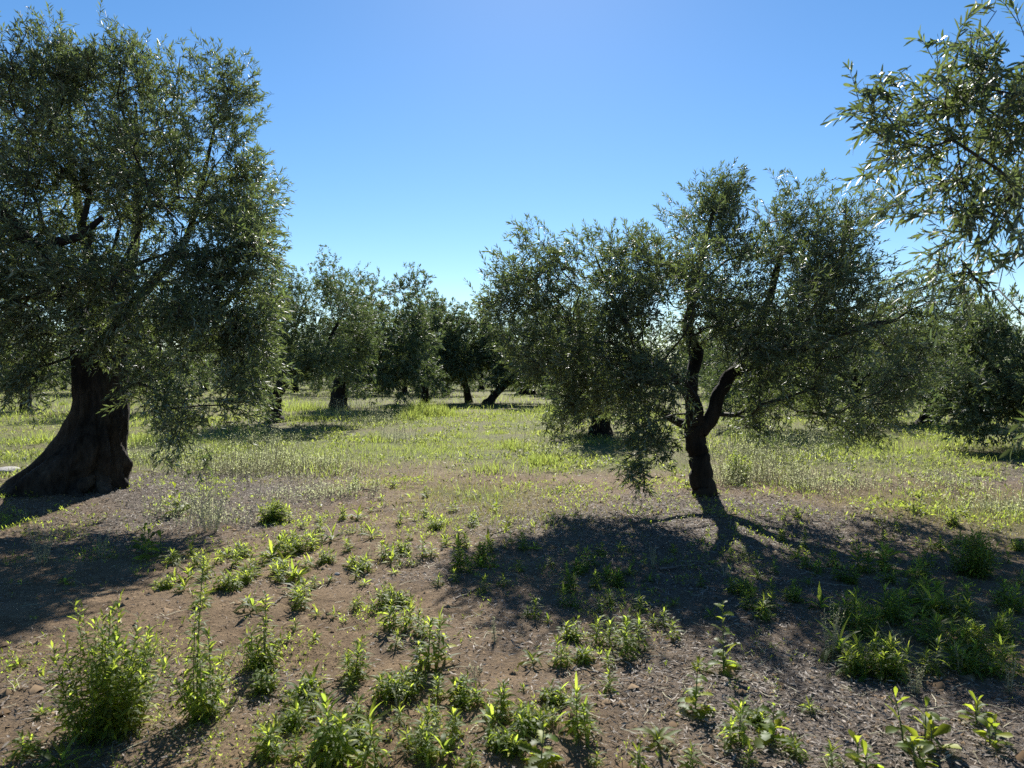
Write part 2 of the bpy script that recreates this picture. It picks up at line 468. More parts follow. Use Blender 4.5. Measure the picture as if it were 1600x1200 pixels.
def sample_blobs(blobs, n, rng, shell=2.3):
    """clump centres inside a set of ellipsoids ((x,y,z),(rx,ry,rz)); denser towards the outside"""
    vol = np.array([b[1][0] * b[1][1] * b[1][2] for b in blobs]) ** .68
    ids = rng.choice(len(blobs), n, p=vol / vol.sum())
    c = np.array([b[0] for b in blobs])[ids]; r = np.array([b[1] for b in blobs])[ids]
    u = norm(rng.normal(0, 1, (n, 3)))
    rad = rng.uniform(0, 1, n) ** (1 / shell)
    p = c + u * r * rad[:, None]
    big = np.mean(np.array([b[0] for b in blobs]), 0)
    o = norm(u * .8 + norm(p - big) * .6)
    return p, o

def grow(limbs, targets, rng, twig_r=.0036, step=.28, bias=.28):
    """join every clump to the limbs; returns polylines with radii"""
    root = limbs[0][0][:3]
    P = []; par = []; plen = []; R0 = []
    for lb in limbs:
        for i, p in enumerate(lb):
            if i == 0:
                par.append(-1 if not P else int(np.argmin(np.linalg.norm(np.array(P) - p[:3], axis=1))))
            else:
                par.append(len(P) - 1)
            pl = 0 if par[-1] < 0 else plen[par[-1]] + np.linalg.norm(np.array(p[:3]) - P[par[-1]])
            P.append(np.array(p[:3])); plen.append(pl); R0.append(p[3])
    nl = len(P)
    cap = nl + len(targets) * 40
    A = np.zeros((cap, 3)); A[:nl] = P
    Lp = np.zeros(cap); Lp[:nl] = plen
    cnt = nl
    lines = []
    load = np.zeros(cap)
    for t in targets[np.argsort(np.linalg.norm(targets - root, axis=1))]:
        dist = np.linalg.norm(A[:cnt] - t, axis=1)
        j = int(np.argmin(dist + bias * Lp[:cnt] + (A[:cnt, 2] > t[2] + .3) * .4))
        L = dist[j]
        k = min(30, max(1, int(L / step)))
        s = np.linspace(0, 1, k + 1)[1:, None]
        seg = A[j] + (t - A[j]) * s
        seg[:-1] += rng.normal(0, .035 * min(L, 1.2), (k, 3))[:-1]
        seg[:, 2] += (np.sin(s[:, 0] * math.pi) * L * .08)
        ids = [j]
        for q in seg:
            A[cnt] = q; par.append(ids[-1]); Lp[cnt] = Lp[ids[-1]] + np.linalg.norm(q - A[ids[-1]]); ids.append(cnt); cnt += 1
        lines.append(ids)
        i = ids[-1]
        while i >= 0:
            load[i] += 1; i = par[i]
    rad = twig_r * np.maximum(load[:cnt], 1) ** .46
    return [(A[ids], np.concatenate([[min(rad[ids[0]], rad[ids[1]] * 1.1)], rad[ids[1:]]])) for ids in lines]

def limb_part(name, pts, parent, seed, seg=10, gnarl=.14, mat=None, k=5):
    b = Buf()
    sp = spline(pts, k)
    rng = np.random.default_rng(seed)
    w = np.array([rng.normal(0, 1, 3) for _ in range(len(sp))]); w = (w + np.roll(w, 1, 0)) * .5
    sp[1:-1, :3] += w[1:-1] * sp[1:-1, 3:4] * .10
    tube(b, sp[:, :3], sp[:, 3], seg, gnarl, seed)
    me = b.mesh(name, [mat or M_BARK], True)
    return obj(name, me, parent), [tuple(x) for x in sp]

def olive(name, label, group, base, trunk, limbs, blobs, clumps, k, nl, L, seed, leafmat, wr=.2, spread=.12, Ltw=.26, barkmat=None,
          trunkmesh=None, shell=2.3, keep=None, up=.35, droop=.25, trunkseg=18, twigs=True, lump=1.5, gap=.40):
    """one tree: an Empty with trunk, limbs, branchwork and crown. All points relative to its base."""
    rng = np.random.default_rng(seed)
    root = obj(name, None, None, base)
    tag(root, label, 'tree', group)
    lim_pts = []
    if trunkmesh is None:
        _, sp = limb_part('trunk', trunk, root, seed, trunkseg, .2 if trunkseg > 12 else .1, barkmat)
    else:
        obj('trunk', trunkmesh, root); sp = [tuple(x) for x in spline(trunk, 5)]
    lim_pts.append(sp[-3:])
    for i, lb in enumerate(limbs):
        _, s2 = limb_part('limb', lb, root, seed + 31 * i, 9, .14, M_BARK)
        lim_pts.append(s2)
    C, O = sample_blobs(blobs, clumps, rng, shell)
    if keep is not None:
        m = keep(C); C, O = C[m], O[m]
    ok = C[:, 2] > .1
    q = lump
    lum = .5 * vnoise(C[:, 0] * q + C[:, 1] * .6 * q + seed, C[:, 2] * q - C[:, 1] * .5 * q, 301) + .5 * vnoise(C[:, 0] * q * 1.9 + seed, C[:, 2] * q * 1.9 + C[:, 1] * q, 302)
    ok &= lum > gap
    C, O = C[ok], O[ok]
    bb = Buf()
    for pts, rad in grow(lim_pts, C, rng):
        if len(pts) > 1:
            tube(bb, pts, rad, 4 if twigs else 3, 0, 0, .35, False)
    lf = Buf()
    r = sprays(lf, bb if twigs else None, C, O, k, rng, spread, Ltw, nl, L, wr, droop=droop, up=up)
    obj('branchwork', bb.mesh('branchwork', [M_TWIG]), root)['kind'] = 'stuff'
    obj('crown', lf.mesh('crown', [leafmat]), root)
    return root

def pxblobs(base, d, rows, k=F):
    """(px, py, rx, ry, depth offset, depth radius) at tree depth d -> ellipsoids relative to the base"""
    out = []
    for px, py, rx, ry, dy, rd in rows:
        p = at(px, py, d + dy) - base
        s = (d + dy) / k
        out.append((tuple(p), (rx * s, rd, ry * s)))
    return out

def pxlimb(base, d, rows):
    """(px, py, depth offset, radius in photo pixels)"""
    return [tuple(at(px, py, d + dy) - base) + (r * (d + dy) / F,) for px, py, dy, r in rows]

# --- the old tree with the massive flared trunk
def old_trunk(base, d):
    # (py, left px, right px, depth radius m) outline of the trunk from the ground up
    prof = [(792, 12, 198, .78), (775, 16, 192, .70), (757, 34, 193, .60), (738, 46, 195, .54), (715, 66, 197, .47), (690, 84, 199, .42), (664, 102, 198, .39),
            (640, 117, 195, .37), (610, 119, 193, .36), (580, 119, 191, .36), (556, 118, 191, .37), (535, 122, 196, .36), (505, 128, 200, .3)]
    P = spline([tuple(at((a + b) / 2, py, d) - base) + ((b - a) / 2 * d / F, rd) for py, a, b, rd in prof], 7)
    n, seg = len(P), 96
    th = np.linspace(0, 2 * np.pi, seg, endpoint=False)[None]
    k = np.linspace(0, 1, n)[:, None]
    tw = th + .5 * k
    furrow = np.abs(np.sin(tw * 4.5 + 1.6 * np.sin(tw * 2 + 3 * k))) ** .7
    fine = vnoise(np.cos(tw) * 7 + 20, np.sin(tw) * 7 + k * 5, 61)
    big = vnoise(np.cos(tw) * 1.7 + 4, np.sin(tw) * 1.7 + k * 3.5, 62)
    burl = vnoise(np.cos(tw) * 3.2 + 8, np.sin(tw) * 3.2 + k * 9, 63)
    fine2 = vnoise(np.cos(tw) * 15 + 33, np.sin(tw) * 15 + k * 26, 64)
    s = .84 + .15 * furrow * (1 - .3 * k) + .12 * (fine - .5) + .08 * (fine2 - .5) + .24 * (big - .5) + .2 * (burl - .5) * (1 - k * .4) + .05 * (1 - k)
    s = s + .14 * np.maximum(0, np.cos(th * 3 - .6)) ** 3 * (1 - k) ** 3
    for t0, k0, am, sg in ((3.1, .22, .10, .07), (2.9, .40, .12, .06), (3.2, .52, .10, .04), (3.0, .63, -.10, .05), (.05, .17, .04, .05), (.2, .30, .07, .05), (-.1, .42, -.12, .06), (0, .55, .10, .05), (-.2, .68, -.06, .05),
                           (4.5, .25, .16, .09), (5.2, .4, .2, .08), (4.1, .45, -.22, .1), (4.9, .62, -.25, .1), (5.6, .2, -.2, .09), (3.7, .15, .18, .08), (5.5, .7, .12, .05), (4.4, .8, .1, .06)):
        dt = np.angle(np.exp(1j * (th - t0)))
        s = s + am * np.exp(-(dt / .42) ** 2 - ((k - k0) / sg) ** 2)
    v = np.stack([P[:, 0:1] + np.cos(th) * s * P[:, 3:4] * .99, P[:, 1:2] + np.sin(th) * s * P[:, 4:5], P[:, 2:3] + .0 * th + .02 * (big - .5)], -1)
    i = np.arange(n - 1)[:, None] * seg; j = np.arange(seg)[None]; j2 = (j + 1) % seg
    q = np.stack([i + j, i + j2, i + seg + j2, i + seg + j], -1).reshape(-1, 4)
    vv = np.vstack([v.reshape(-1, 3), [P[-1, :3] + (0, 0, .1)]])
    f3 = np.stack([(n - 1) * seg + np.arange(seg), (n - 1) * seg + (np.arange(seg) + 1) % seg, np.full(seg, n * seg)], -1)
    return make_mesh('trunk', vv, [q, f3], [M_BARK_OLD], None, True)

dL = 9.1
bL = ground(118, 778); bL[1] = dL
rowsL = [(30, 150, 110, 100, .1, 1.2), (105, 130, 62, 85, 0, .9), (110, 75, 30, 40, 0, .5), (212, 150, 66, 88, .2, .9), (205, 85, 26, 32, .2, .4), (322, 175, 72, 78, .1, .9),
         (372, 125, 30, 52, 0, .45), (385, 90, 14, 26, 0, .2), (90, 280, 150, 125, 0, 1.7), (240, 265, 115, 95, -.2, 1.5), (365, 290, 58, 95, .1, 1.0), (388, 400, 46, 85, -.7, .7), (60, 430, 140, 120, -.1, 1.8),
         (200, 450, 125, 90, -.8, 1.1), (335, 470, 85, 100, -1.0, .8), (392, 500, 44, 90, -.9, .6), (300, 565, 92, 60, -1.2, .6), (352, 610, 54, 54, -1.2, .5),
         (282, 668, 26, 58, -1.4, .22), (255, 640, 25, 50, -1.2, .2), (330, 650, 40, 45, -1.3, .2), (35, 555, 72, 72, -.4, .6), (395, 570, 38, 60, -.8, .4), (-110, 330, 130, 220, 0, 1.7), (150, 520, 60, 40, -.7, .6), (230, 600, 40, 50, -.6, .3), (345, 390, 60, 60, -.6, .6), (400, 450, 34, 60, -.6, .5), (370, 530, 50, 50, -.9, .5), (395, 340, 36, 50, -.2, .5), (300, 470, 60, 60, -.9, .5), (250, 560, 50, 50, -.9, .4), (20, 470, 60, 60, -.7, .6), (40, 590, 50, 40, -.6, .4)]
olive('old_olive_tree', 'big old olive tree with a massive flared furrowed trunk', None, tuple(bL),
      pxlimb(bL, dL, [(120, 775, 0, 60), (150, 690, 0, 45), (156, 600, 0, 38), (160, 545, 0, 34), (163, 505, 0, 28)]),
      [pxlimb(bL, dL, r) for r in (
          [(140, 540, 0, 17), (112, 470, -.1, 13), (72, 405, -.3, 11), (40, 375, -.6, 10), (0, 330, -.8, 9), (-60, 280, -.7, 6)],
          [(56, 392, -.4, 9), (90, 378, -.6, 8), (122, 370, -.8, 6), (160, 340, -.9, 4)],
          [(170, 535, .1, 15), (222, 460, .5, 9), (285, 385, .7, 6), (312, 300, .6, 4), (335, 200, .4, 2)],
          [(150, 535, .2, 15), (140, 420, .9, 9), (112, 260, 1.0, 5), (108, 140, .5, 2)],
          [(175, 540, 0, 12), (262, 510, .2, 7), (345, 480, .3, 5), (390, 420, .2, 3)],
          [(165, 540, .3, 14), (200, 440, 1.1, 8), (215, 300, 1.1, 5), (212, 160, .7, 2)])],
      pxblobs(bL, dL, rowsL), 1380, 10, 14, .09, 11, M_OLIVE, .22, .125, .28, M_BARK_OLD, old_trunk(bL, dL), gap=.33, lump=1.7, shell=2.0, up=.5, droop=.35)

# --- the spreading tree on the right of the clearing
_old = bpy.data.objects['old_olive_tree']
for i, (ang, ln, r0, off) in enumerate(((3.4, .5, .14, .45), (4.2, .5, .13, .35), (5.0, .42, .12, .3), (5.6, .36, .11, .3))):
    c0 = np.array((-.12, 0, .1)); dv = np.array((math.cos(ang), math.sin(ang), 0)); sv = np.array((-dv[1], dv[0], 0))
    rr = np.random.default_rng(i + 300)
    pts = [tuple(c0 + dv * (off * .5 + ln * t) + sv * rr.normal(0, .05) + np.array((0, 0, .22 * (1 - t) ** 2 - .13 * t))) + (r0 * (1 - .6 * t),) for t in (0, .35, .7, 1)]
    limb_part('root', pts, _old, 310 + i, 10, .2, M_BARK_OLD)
dR = 8.66
bR = ground(1100, 786); bR[1] = dR
rowsR = [(830, 465, 72, 92, .1, 1.1), (792, 430, 38, 45, 0, .6), (775, 470, 24, 40, 0, .4), (845, 390, 42, 42, .1, .6), (868, 555, 75, 68, -.1, 1.1), (900, 610, 55, 45, -.2, .7), (940, 440, 85, 95, .2, 1.3), (975, 385, 45, 55, .2, .6), (1110, 370, 66, 88, .2, 1.0),
         (1130, 300, 38, 40, .2, .5), (1045, 450, 95, 100, -.2, 1.4), (1225, 380, 72, 92, .2, 1.1), (1230, 310, 32, 40, .2, .4), (1150, 470, 120, 100, -.4, 1.5), (1310, 410, 70, 100, .1, 1.1),
         (1345, 340, 40, 55, .1, .5), (1290, 510, 110, 100, -.3, 1.5), (1400, 520, 80, 95, 0, 1.3), (1385, 600, 78, 70, -.2, 1.1), (1235, 590, 85, 60, -.5, 1.0), (1310, 630, 80, 45, -.3, .8),
         (1010, 570, 90, 70, -.7, .9), (1005, 705, 42, 55, -.9, .5), (1005, 650, 45, 55, -.8, .5), (975, 735, 22, 22, -.9, .25), (1350, 655, 50, 34, -.3, .5), (1200, 640, 50, 34, -.2, .4), (880, 640, 45, 34, 0, .5), (930, 560, 60, 50, -.6, .45), (960, 490, 60, 60, -.7, .45), (890, 500, 50, 50, -.5, .4), (1040, 600, 40, 40, -.6, .4), (960, 620, 50, 50, -.3, .7), (1440, 470, 50, 60, .1, .8), (1450, 560, 40, 70, 0, .8), (1350, 560, 70, 60, -.6, .6), (1290, 440, 60, 60, -.4, .6), (1180, 540, 60, 50, -.8, .5)]
olive('spreading_olive_tree', 'spreading olive tree with forked dark trunk casting shade over the clearing', None, tuple(bR),
      pxlimb(bR, dR, [(1108, 800, 0, 34), (1104, 788, 0, 25), (1102, 770, 0, 18.5), (1096, 738, 0, 16.5), (1093, 715, 0, 14.5), (1086, 690, 0, 15), (1088, 662, 0, 16), (1083, 632, 0, 12)]),
      [pxlimb(bR, dR, r) for r in (
          [(1094, 676, 0, 12), (1114, 646, 0, 12), (1126, 612, 0, 10.5), (1147, 582, -.05, 10), (1188, 563, -.1, 9), (1250, 545, -.2, 7), (1330, 515, -.2, 5), (1400, 500, 0, 3)],
          [(1084, 640, 0, 13), (1080, 600, .1, 10), (1088, 550, .3, 10), (1075, 510, .4, 8), (1090, 430, .3, 5), (1115, 330, .2, 3)],
          [(1082, 625, 0, 11), (1062, 596, -.3, 9), (1030, 572, -.5, 8), (1000, 545, -.3, 4.5), (960, 470, .1, 2.5), (930, 400, .2, 1.2)],
          [(1084, 668, 0, 9), (1045, 652, .2, 6), (1005, 626, .3, 5.5), (960, 602, .4, 5), (925, 560, .4, 3.5), (880, 500, .3, 2), (835, 440, .1, 1.2)],
          [(1150, 580, 0, 9), (1175, 530, .3, 8), (1205, 460, .4, 6), (1225, 370, .3, 3)],
          [(1200, 560, -.1, 7), (1260, 500, .3, 6), (1305, 430, .2, 4), (1320, 360, .1, 2)])],
      pxblobs(bR, dR, rowsR), 1060, 10, 14, .085, 23, M_OLIVE, .22, .115, .27, gap=.35, shell=2.0, up=.55, droop=.3)

# --- middle-distance trees, each with its own trunk and crown
def mid_tree(name, label, group, tx, ty, d, cx, top, bottom, hw, seed, clumps, fork=None, lean=None, tr=None, trunk_h=1.5, extra=(), limbs_px=(), dens=1.05, nl=11):
    """tx,ty trunk foot; crown centre cx, top, bottom, half width (photo pixels) at depth d"""
    rng = np.random.default_rng(seed)
    g = ground(tx, ty) if d is None else None
    if d is None: d = float(g[1])
    x = (tx - CX) / F * d
    b = np.array((x, d, float(height(x, d)) - .05))
    s = d / F
    c = at(cx, (top + bottom) / 2, d) - b
    H = (bottom - top) / 2 * s; Wd = hw * s * 1.1
    blobs = []
    for i in range(20):
        a = i * 2.4 + rng.uniform(-.3, .3); e = rng.uniform(-.85, .8); q = math.sqrt(max(0, 1 - e * e * .8)) * rng.uniform(.45, .78)
        blobs.append(((c[0] + math.cos(a) * q * Wd, c[1] + math.sin(a) * q * min(Wd, 2.2), c[2] + e * H * .78), (Wd * rng.uniform(.28, .42), Wd * rng.uniform(.28, .4), H * rng.uniform(.26, .42))))
    for i in range(9):
        a = i * .7 + rng.uniform(-.2, .2)
        blobs.append(((c[0] + math.cos(a) * .74 * Wd, c[1] + math.sin(a) * .7 * min(Wd, 2.4), c[2] - H * rng.uniform(.35, .75)), (Wd * .3, Wd * .3, H * rng.uniform(.24, .36))))
    blobs += pxblobs(b, d, extra)
    r0 = tr if tr else .17 + .05 * rng.uniform()
    lean = lean or (0, 0)
    top_t = np.array((lean[0], lean[1], trunk_h))
    trunk = [(0, 0, -.1, r0 * 1.6), (lean[0] * .15, lean[1] * .15, trunk_h * .18, r0 * 1.1), (lean[0] * .55, lean[1] * .55, trunk_h * .6, r0 * .9), (*top_t, r0 * .85)]
    limbs = []
    for i in range(4):
        a = i * 1.57 + rng.uniform(-.4, .4)
        e = np.array((c[0] + math.cos(a) * Wd * .6, c[1] + math.sin(a) * Wd * .5, c[2] + H * rng.uniform(0, .5)))
        m = top_t + (e - top_t) * .45 + np.array((math.cos(a) * .25, math.sin(a) * .25, -.05))
        limbs.append([(*(top_t - (0, 0, .08)), min(r0, .2) * .55), (*m, min(r0, .2) * .3), (*e, .015)])
    if limbs_px:
        limbs = [pxlimb(b, d, q) for q in limbs_px] + limbs[1:3:2]
    LL = .125 if d < 25 else .19
    return olive(name, label, group, tuple(b), trunk, limbs, blobs, int(clumps * dens), 7, nl, LL, seed, M_OLIVE_FAR, .32, .15 + .002 * d, .32, twigs=False, trunkseg=12, shell=2.2)

G_MID = None
mid_tree('olive_tree', 'mid-distance olive with slim forked trunk just beyond the old tree', G_MID, 428, 662, 21.7, 487, 380, 602, 96, 101, 560, trunk_h=.95, tr=.22, lean=(.05, 0),
         limbs_px=([(430, 618, 0, 9), (446, 598, -.1, 7.5), (475, 572, -.2, 6), (505, 548, -.2, 4), (530, 500, 0, 2)], [(427, 618, 0, 7), (412, 602, 0, 5), (395, 590, 0, 3), (380, 570, .2, 2)], [(434, 612, 0, 6), (448, 580, .3, 5), (455, 530, .4, 3)]),
         extra=((470, 430, 30, 38, 0, .6), (530, 420, 34, 34, 0, .6), (440, 470, 40, 60, 0, .7), (545, 560, 28, 50, 0, .5)))
mid_tree('olive_tree', 'rounded olive with thick black stump-like trunk behind tall grass', G_MID, 526, 640, 30.0, 600, 406, 632, 84, 102, 540, tr=.36, trunk_h=1.15, lean=(.2, 0))
mid_tree('olive_tree', 'narrow olive crown beside the thin-trunked olive in the middle', G_MID, 664, 628, 36.0, 678, 444, 618, 60, 103, 430)
mid_tree('olive_tree', 'small olive with thin dark trunk standing alone in bright grass', G_MID, 733, 627, 37.0, 742, 468, 592, 50, 104, 330, tr=.19, trunk_h=1.3, lean=(-.3, 0),
         limbs_px=([(727, 592, 0, 4.5), (718, 576, 0, 3.5), (708, 562, 0, 2.2)], [(728, 592, 0, 4), (734, 565, .2, 3), (732, 540, .3, 2)], [(729, 590, 0, 4), (745, 572, -.2, 3), (765, 556, -.2, 2)]))
mid_tree('olive_tree', 'olive with a strongly slanting trunk beside the thin-trunked one', G_MID, 760, 630, 35.0, 838, 470, 616, 66, 105, 400, tr=.2, trunk_h=1.5, lean=(1.5, 0))
mid_tree('olive_tree', 'olive with low dark trunk seen under the slanting tree', G_MID, 822, 612, 50.0, 845, 490, 606, 52, 106, 260, tr=.5, trunk_h=.8)
mid_tree('olive_tree', 'low dense olive behind the drooping boughs of the spreading tree', G_MID, 938, 680, 17.8, 945, 440, 672, 70, 107, 260, tr=.24, trunk_h=.75)
mid_tree('olive_tree', 'olive with straight trunk seen just past the forked trunk', G_MID, 1180, 672, 19.3, 1190, 450, 645, 95, 108, 260, tr=.22, trunk_h=1.1)
mid_tree('olive_tree', 'olive with slender trunk under the far end of the spreading crown', G_MID, 1338, 660, 22.2, 1330, 440, 640, 78, 109, 235, tr=.17, trunk_h=1.1)
mid_tree('olive_tree', 'olive with several splayed dark stems from one foot', G_MID, 1450, 663, 21.4, 1450, 470, 650, 66, 110, 248, tr=.3, trunk_h=.55, lean=(.25, 0))
mid_tree('olive_tree', 'round silvery olive crown reaching low at the right-hand edge', G_MID, 1650, 702, 14.5, 1580, 452, 676, 110, 111, 560, tr=.22, trunk_h=1.1, lean=(-.3, 0),
         extra=((1520, 590, 50, 70, -.3, .6), (1560, 640, 60, 50, -.4, .7)))
mid_tree('olive_tree', 'olive seen through the gap right of the massive old trunk', G_MID, 262, 640, 28.0, 255, 430, 612, 90, 112, 204)
mid_tree('olive_tree', 'olive half hidden behind the left boughs of the old tree', G_MID, 40, 645, 27.0, 30, 430, 606, 80, 113, 204)
mid_tree('olive_tree', 'olive behind the old tree and the forked mid-distance olive', G_MID, 378, 626, 40.0, 378, 470, 600, 60, 114, 186)

# --- far rows: copies of four far trees
def copy_tree(o, loc, rz, sc, label, group):
    r = o.copy(); COL.objects.link(r); r.location = loc; r.rotation_euler = (0, 0, rz); r.scale = sc
    r['label'] = label; r['group'] = group
    for ch in o.children:
        c = ch.copy(); COL.objects.link(c); c.parent = r
    return r

protos = []
FARLAB = 'small distant olive tree in the far orchard rows'
FARG = 'olive trees of the far orchard rows'
FAR = [(462, 50), (540, 45), (632, 46), (655, 52), (696, 47), (440, 60), (500, 62), (560, 70), (590, 55), (700, 64), (724, 78), (752, 60), (775, 72), (800, 84), (866, 60), (905, 46), (1030, 50), (1120, 44), (1150, 60), (1215, 46), (1262, 38), (1300, 56),
       (1385, 42), (1410, 58), (1490, 40), (1530, 52), (1580, 60), (205, 46), (320, 56), (100, 60), (140, 48), (15, 50)]
rf = np.random.default_rng(5)
ORD = ['first', 'second', 'third', 'fourth', 'fifth', 'sixth', 'seventh', 'eighth', 'ninth', 'tenth', 'eleventh', 'twelfth', 'thirteenth', 'fourteenth', 'fifteenth', 'sixteenth', 'seventeenth', 'eighteenth', 'nineteenth', 'twentieth']
ORD += ['twenty-' + o for o in ORD[:9]] + ['thirtieth'] + ['thirty-' + o for o in ORD[:9]]
far_order = sorted(range(len(FAR)), key=lambda i: FAR[i][0])
for i, (px, d) in enumerate(FAR):
    FARLAB = 'small distant olive in the far orchard rows, %s from the left' % ORD[far_order.index(i)]
    x = (px - CX) / F * d
    loc = (x, d, float(height(x, d)) - .05)
    if i < 4:
        t = mid_tree('olive_tree', FARLAB, FARG, px, 0, d, px + rf.uniform(-10, 10), HZ - 3.7 * F / d, HZ + 1.4 * F / d, 3.1 * F / d, 200 + i, 230, nl=10)
        protos.append(t)
    else:
        s = rf.uniform(1.0, 1.3)
        copy_tree(protos[i % 4], loc, rf.uniform(0, 6.28), (s * rf.uniform(.9, 1.15), s, s * rf.uniform(.85, 1.05)), FARLAB, FARG)

def far_rows():
    rng = np.random.default_rng(88)
    b = Buf(); C = []
    for d in (74, 84, 96, 110):
        for x in np.arange(-d * .8, d * .8, 5.2):
            cx, cy_ = x + rng.uniform(-1, 1), d + rng.uniform(-2, 2)
            hh = rng.uniform(3.6, 5.0)
            q = norm(rng.normal(0, 1, (34, 3))) * (rng.uniform(.3, 1, (34, 1)) ** .5) * np.array((3.0, 2.4, hh * .5)) + np.array((cx, cy_, hh * .5))
            C.append(q)
    C = np.concatenate(C); n = len(C); m = 9
    p = (C[:, None] + rng.normal(0, .42, (n, m, 3))).reshape(-1, 3)
    L = rng.uniform(.25, .5, n * m)
    leaf_batch(b, p, norm(rng.normal(0, 1, (n * m, 3)) + np.array((0, 0, .5))), norm(rng.normal(0, 1, (n * m, 3))), L, L * .42, rng.uniform(0, 1, n * m))
    tag(obj('distant_olive_grove', b.mesh('distant_olive_grove', [M_OLIVE_FAR])), 'far-off olive grove closing the horizon as one grey-green band', 'grove', kind='stuff')
far_rows()

# --- the near tree whose boughs hang in from the upper right (its trunk stands outside the view)
dB = 3.3
bB = np.array((4.3, 3.9, float(height(4.3, 3.9)) - .05))
def near_bough():
    rng = np.random.default_rng(77)
    root = obj('overhanging_olive_tree', None, None, tuple(bB))
    tag(root, 'near olive tree whose leafy boughs hang in at the upper right', 'tree')
    _, s0 = limb_part('trunk', [(0, 0, -.1, .32), (0, 0, .3, .24), (-.1, -.05, .9, .2), (-.15, -.1, 1.4, .19)], root, 3, 18, .2)
    lims = [s0]
    for i, lb in enumerate((
        [(-.15, -.1, 1.35, .12), (-.5, -.2, 2.0, .08), (-.9, -.3, 2.4, .04), (-1.3, -.4, 2.55, .014)],
        [(-.15, -.1, 1.35, .12), (-.4, .2, 2.1, .08), (-.7, .3, 2.8, .04), (-1.0, .2, 3.3, .014)],
        [(-.1, -.1, 1.35, .12), (.5, .1, 2.0, .08), (1.0, .3, 2.6, .03)])):
        _, s2 = limb_part('limb', lb, root, 40 + i, 10, .12); lims.append(s2)
    rows = [(1455, 175, 95, 70, -.1, .30), (1380, 170, 48, 55, -.2, .16), (1540, 90, 90, 90, 0, .40), (1575, 200, 110, 120, .1, .45), (1500, 265, 85, 85, 0, .36), (1395, 255, 40, 30, -.1, .16),
            (1470, 370, 70, 62, 0, .28), (1450, 430, 52, 40, .05, .2), (1595, 330, 48, 45, -.25, .2), (1604, 395, 26, 34, -.45, .1), (1690, 150, 120, 180, .2, .5), (1505, 420, 40, 40, .1, .2)]
    C, O = sample_blobs(pxblobs(bB, dB, rows), 135, rng, 2.0)
    O = norm(O + np.array((-.55, -.1, -.05)))
    ex = np.array([at(1628, 652, 2.35) - bB, at(1660, 630, 2.4) - bB, at(1690, 600, 2.5) - bB])
    Cx = np.vstack([C, ex]); Ox = np.vstack([O, np.tile(np.array((-.8, -.2, -.4)), (3, 1))])
    bb = Buf()
    for pts, rad in grow(lims, Cx, rng, .0019, .16):
        tube(bb, pts, rad, 5, 0, 0, .5)
    far = Buf()
    P, D, NR, L, W, T = sprays(None, bb, Cx, Ox, 4, rng, .06, .23, 16, .070, .19, droop=.35, up=.1)
    obj('branchwork', bb.mesh('branchwork', [M_TWIG]), root)['kind'] = 'stuff'
    # the 300 leaves that show largest are single parts, the rest one mass
    w = P + bB
    px = CX + F * w[:, 0] / w[:, 1]; py = HZ - F * (w[:, 2] - CAMH) / w[:, 1]
    inn = (px > 1240) & (px < 1596) & (py > 2) & (py < 720)
    order = np.argsort(np.where(inn, w[:, 1] - L * 3, 99))[:300]
    one = np.zeros(len(P), bool); one[order] = True
    for sel, tpl in ((~one & inn, LEAF_FINE), (~one & ~inn, LEAF_FAST)):
        leaf_batch(far, P[sel], D[sel], NR[sel], L[sel], W[sel], T[sel], tpl)
    tag(obj('leaf_mass', far.mesh('leaf_mass', [M_OLIVE]), root), kind='stuff')
    protosL = []
    for i in range(5):
        tv, tf = LEAF_FINE
        v = tv.copy(); v[:, 1] *= .17 + .015 * i; v[:, 2] *= .5 + .5 * i
        protosL.append(make_mesh('leaf', v, [tf], [M_OLIVE], np.full(len(v), .1 + .18 * i)))
    for n, i in enumerate(order):
        o = obj('leaf', protosL[n % 5], root)
        s = norm(np.cross(NR[i], D[i])); nn = np.cross(D[i], s)
        m = Matrix(((D[i][0] * L[i], s[0] * L[i], nn[0] * L[i], P[i][0]), (D[i][1] * L[i], s[1] * L[i], nn[1] * L[i], P[i][1]), (D[i][2] * L[i], s[2] * L[i], nn[2] * L[i], P[i][2]), (0, 0, 0, 1)))
        o.matrix_local = m
near_bough()

# ------------------------------------------------------------------ ground cover that nobody could count
def scatter(n, xr, yr, dens, seed, power=1.0, view=1.35):
    """random ground points in view, kept with probability dens(x,y)"""
    rng = np.random.default_rng(seed)
    u = rng.uniform(0, 1, n)
    y = yr[0] + (yr[1] - yr[0]) * u ** power
    x = (rng.uniform(-1, 1, n)) * y * .76 * view / 1.35 + 0
    k = (rng.uniform(0, 1, n) < dens(x, y)) & (x > xr[0]) & (x < xr[1])
    return x[k], y[k], rng

def blades(buf, x, y, h, w, rng, bend=.5, tint=None):
    n = len(x)
    z = height(x, y)
    a = rng.uniform(0, 2 * np.pi, n); side = np.stack([np.cos(a), np.sin(a), 0 * a], -1) * (w / 2)[:, None]
    ba = rng.uniform(0, 2 * np.pi, n); bd = np.stack([np.cos(ba), np.sin(ba), 0 * ba], -1) * (h * bend * rng.uniform(.1, 1, n))[:, None]
    b = np.stack([x, y, z - .01], -1)
    m = b + bd * .3 + np.stack([0 * x, 0 * x, h * .55], -1); t = b + bd + np.stack([0 * x, 0 * x, h * rng.uniform(.75, 1, n)], -1)
    v = np.stack([b - side, b + side, m - side * .8, m + side * .8, t], 1).reshape(-1, 3)
    i = (np.arange(n) * 5)[:, None, None]
    f3 = (i + np.array([(2, 3, 4)])).reshape(-1, 3); f4 = (i + np.array([(0, 1, 3, 2)])).reshape(-1, 4)
    buf.add(v, f3, f4, np.repeat(rng.uniform(0, 1, n) if tint is None else tint, 5))

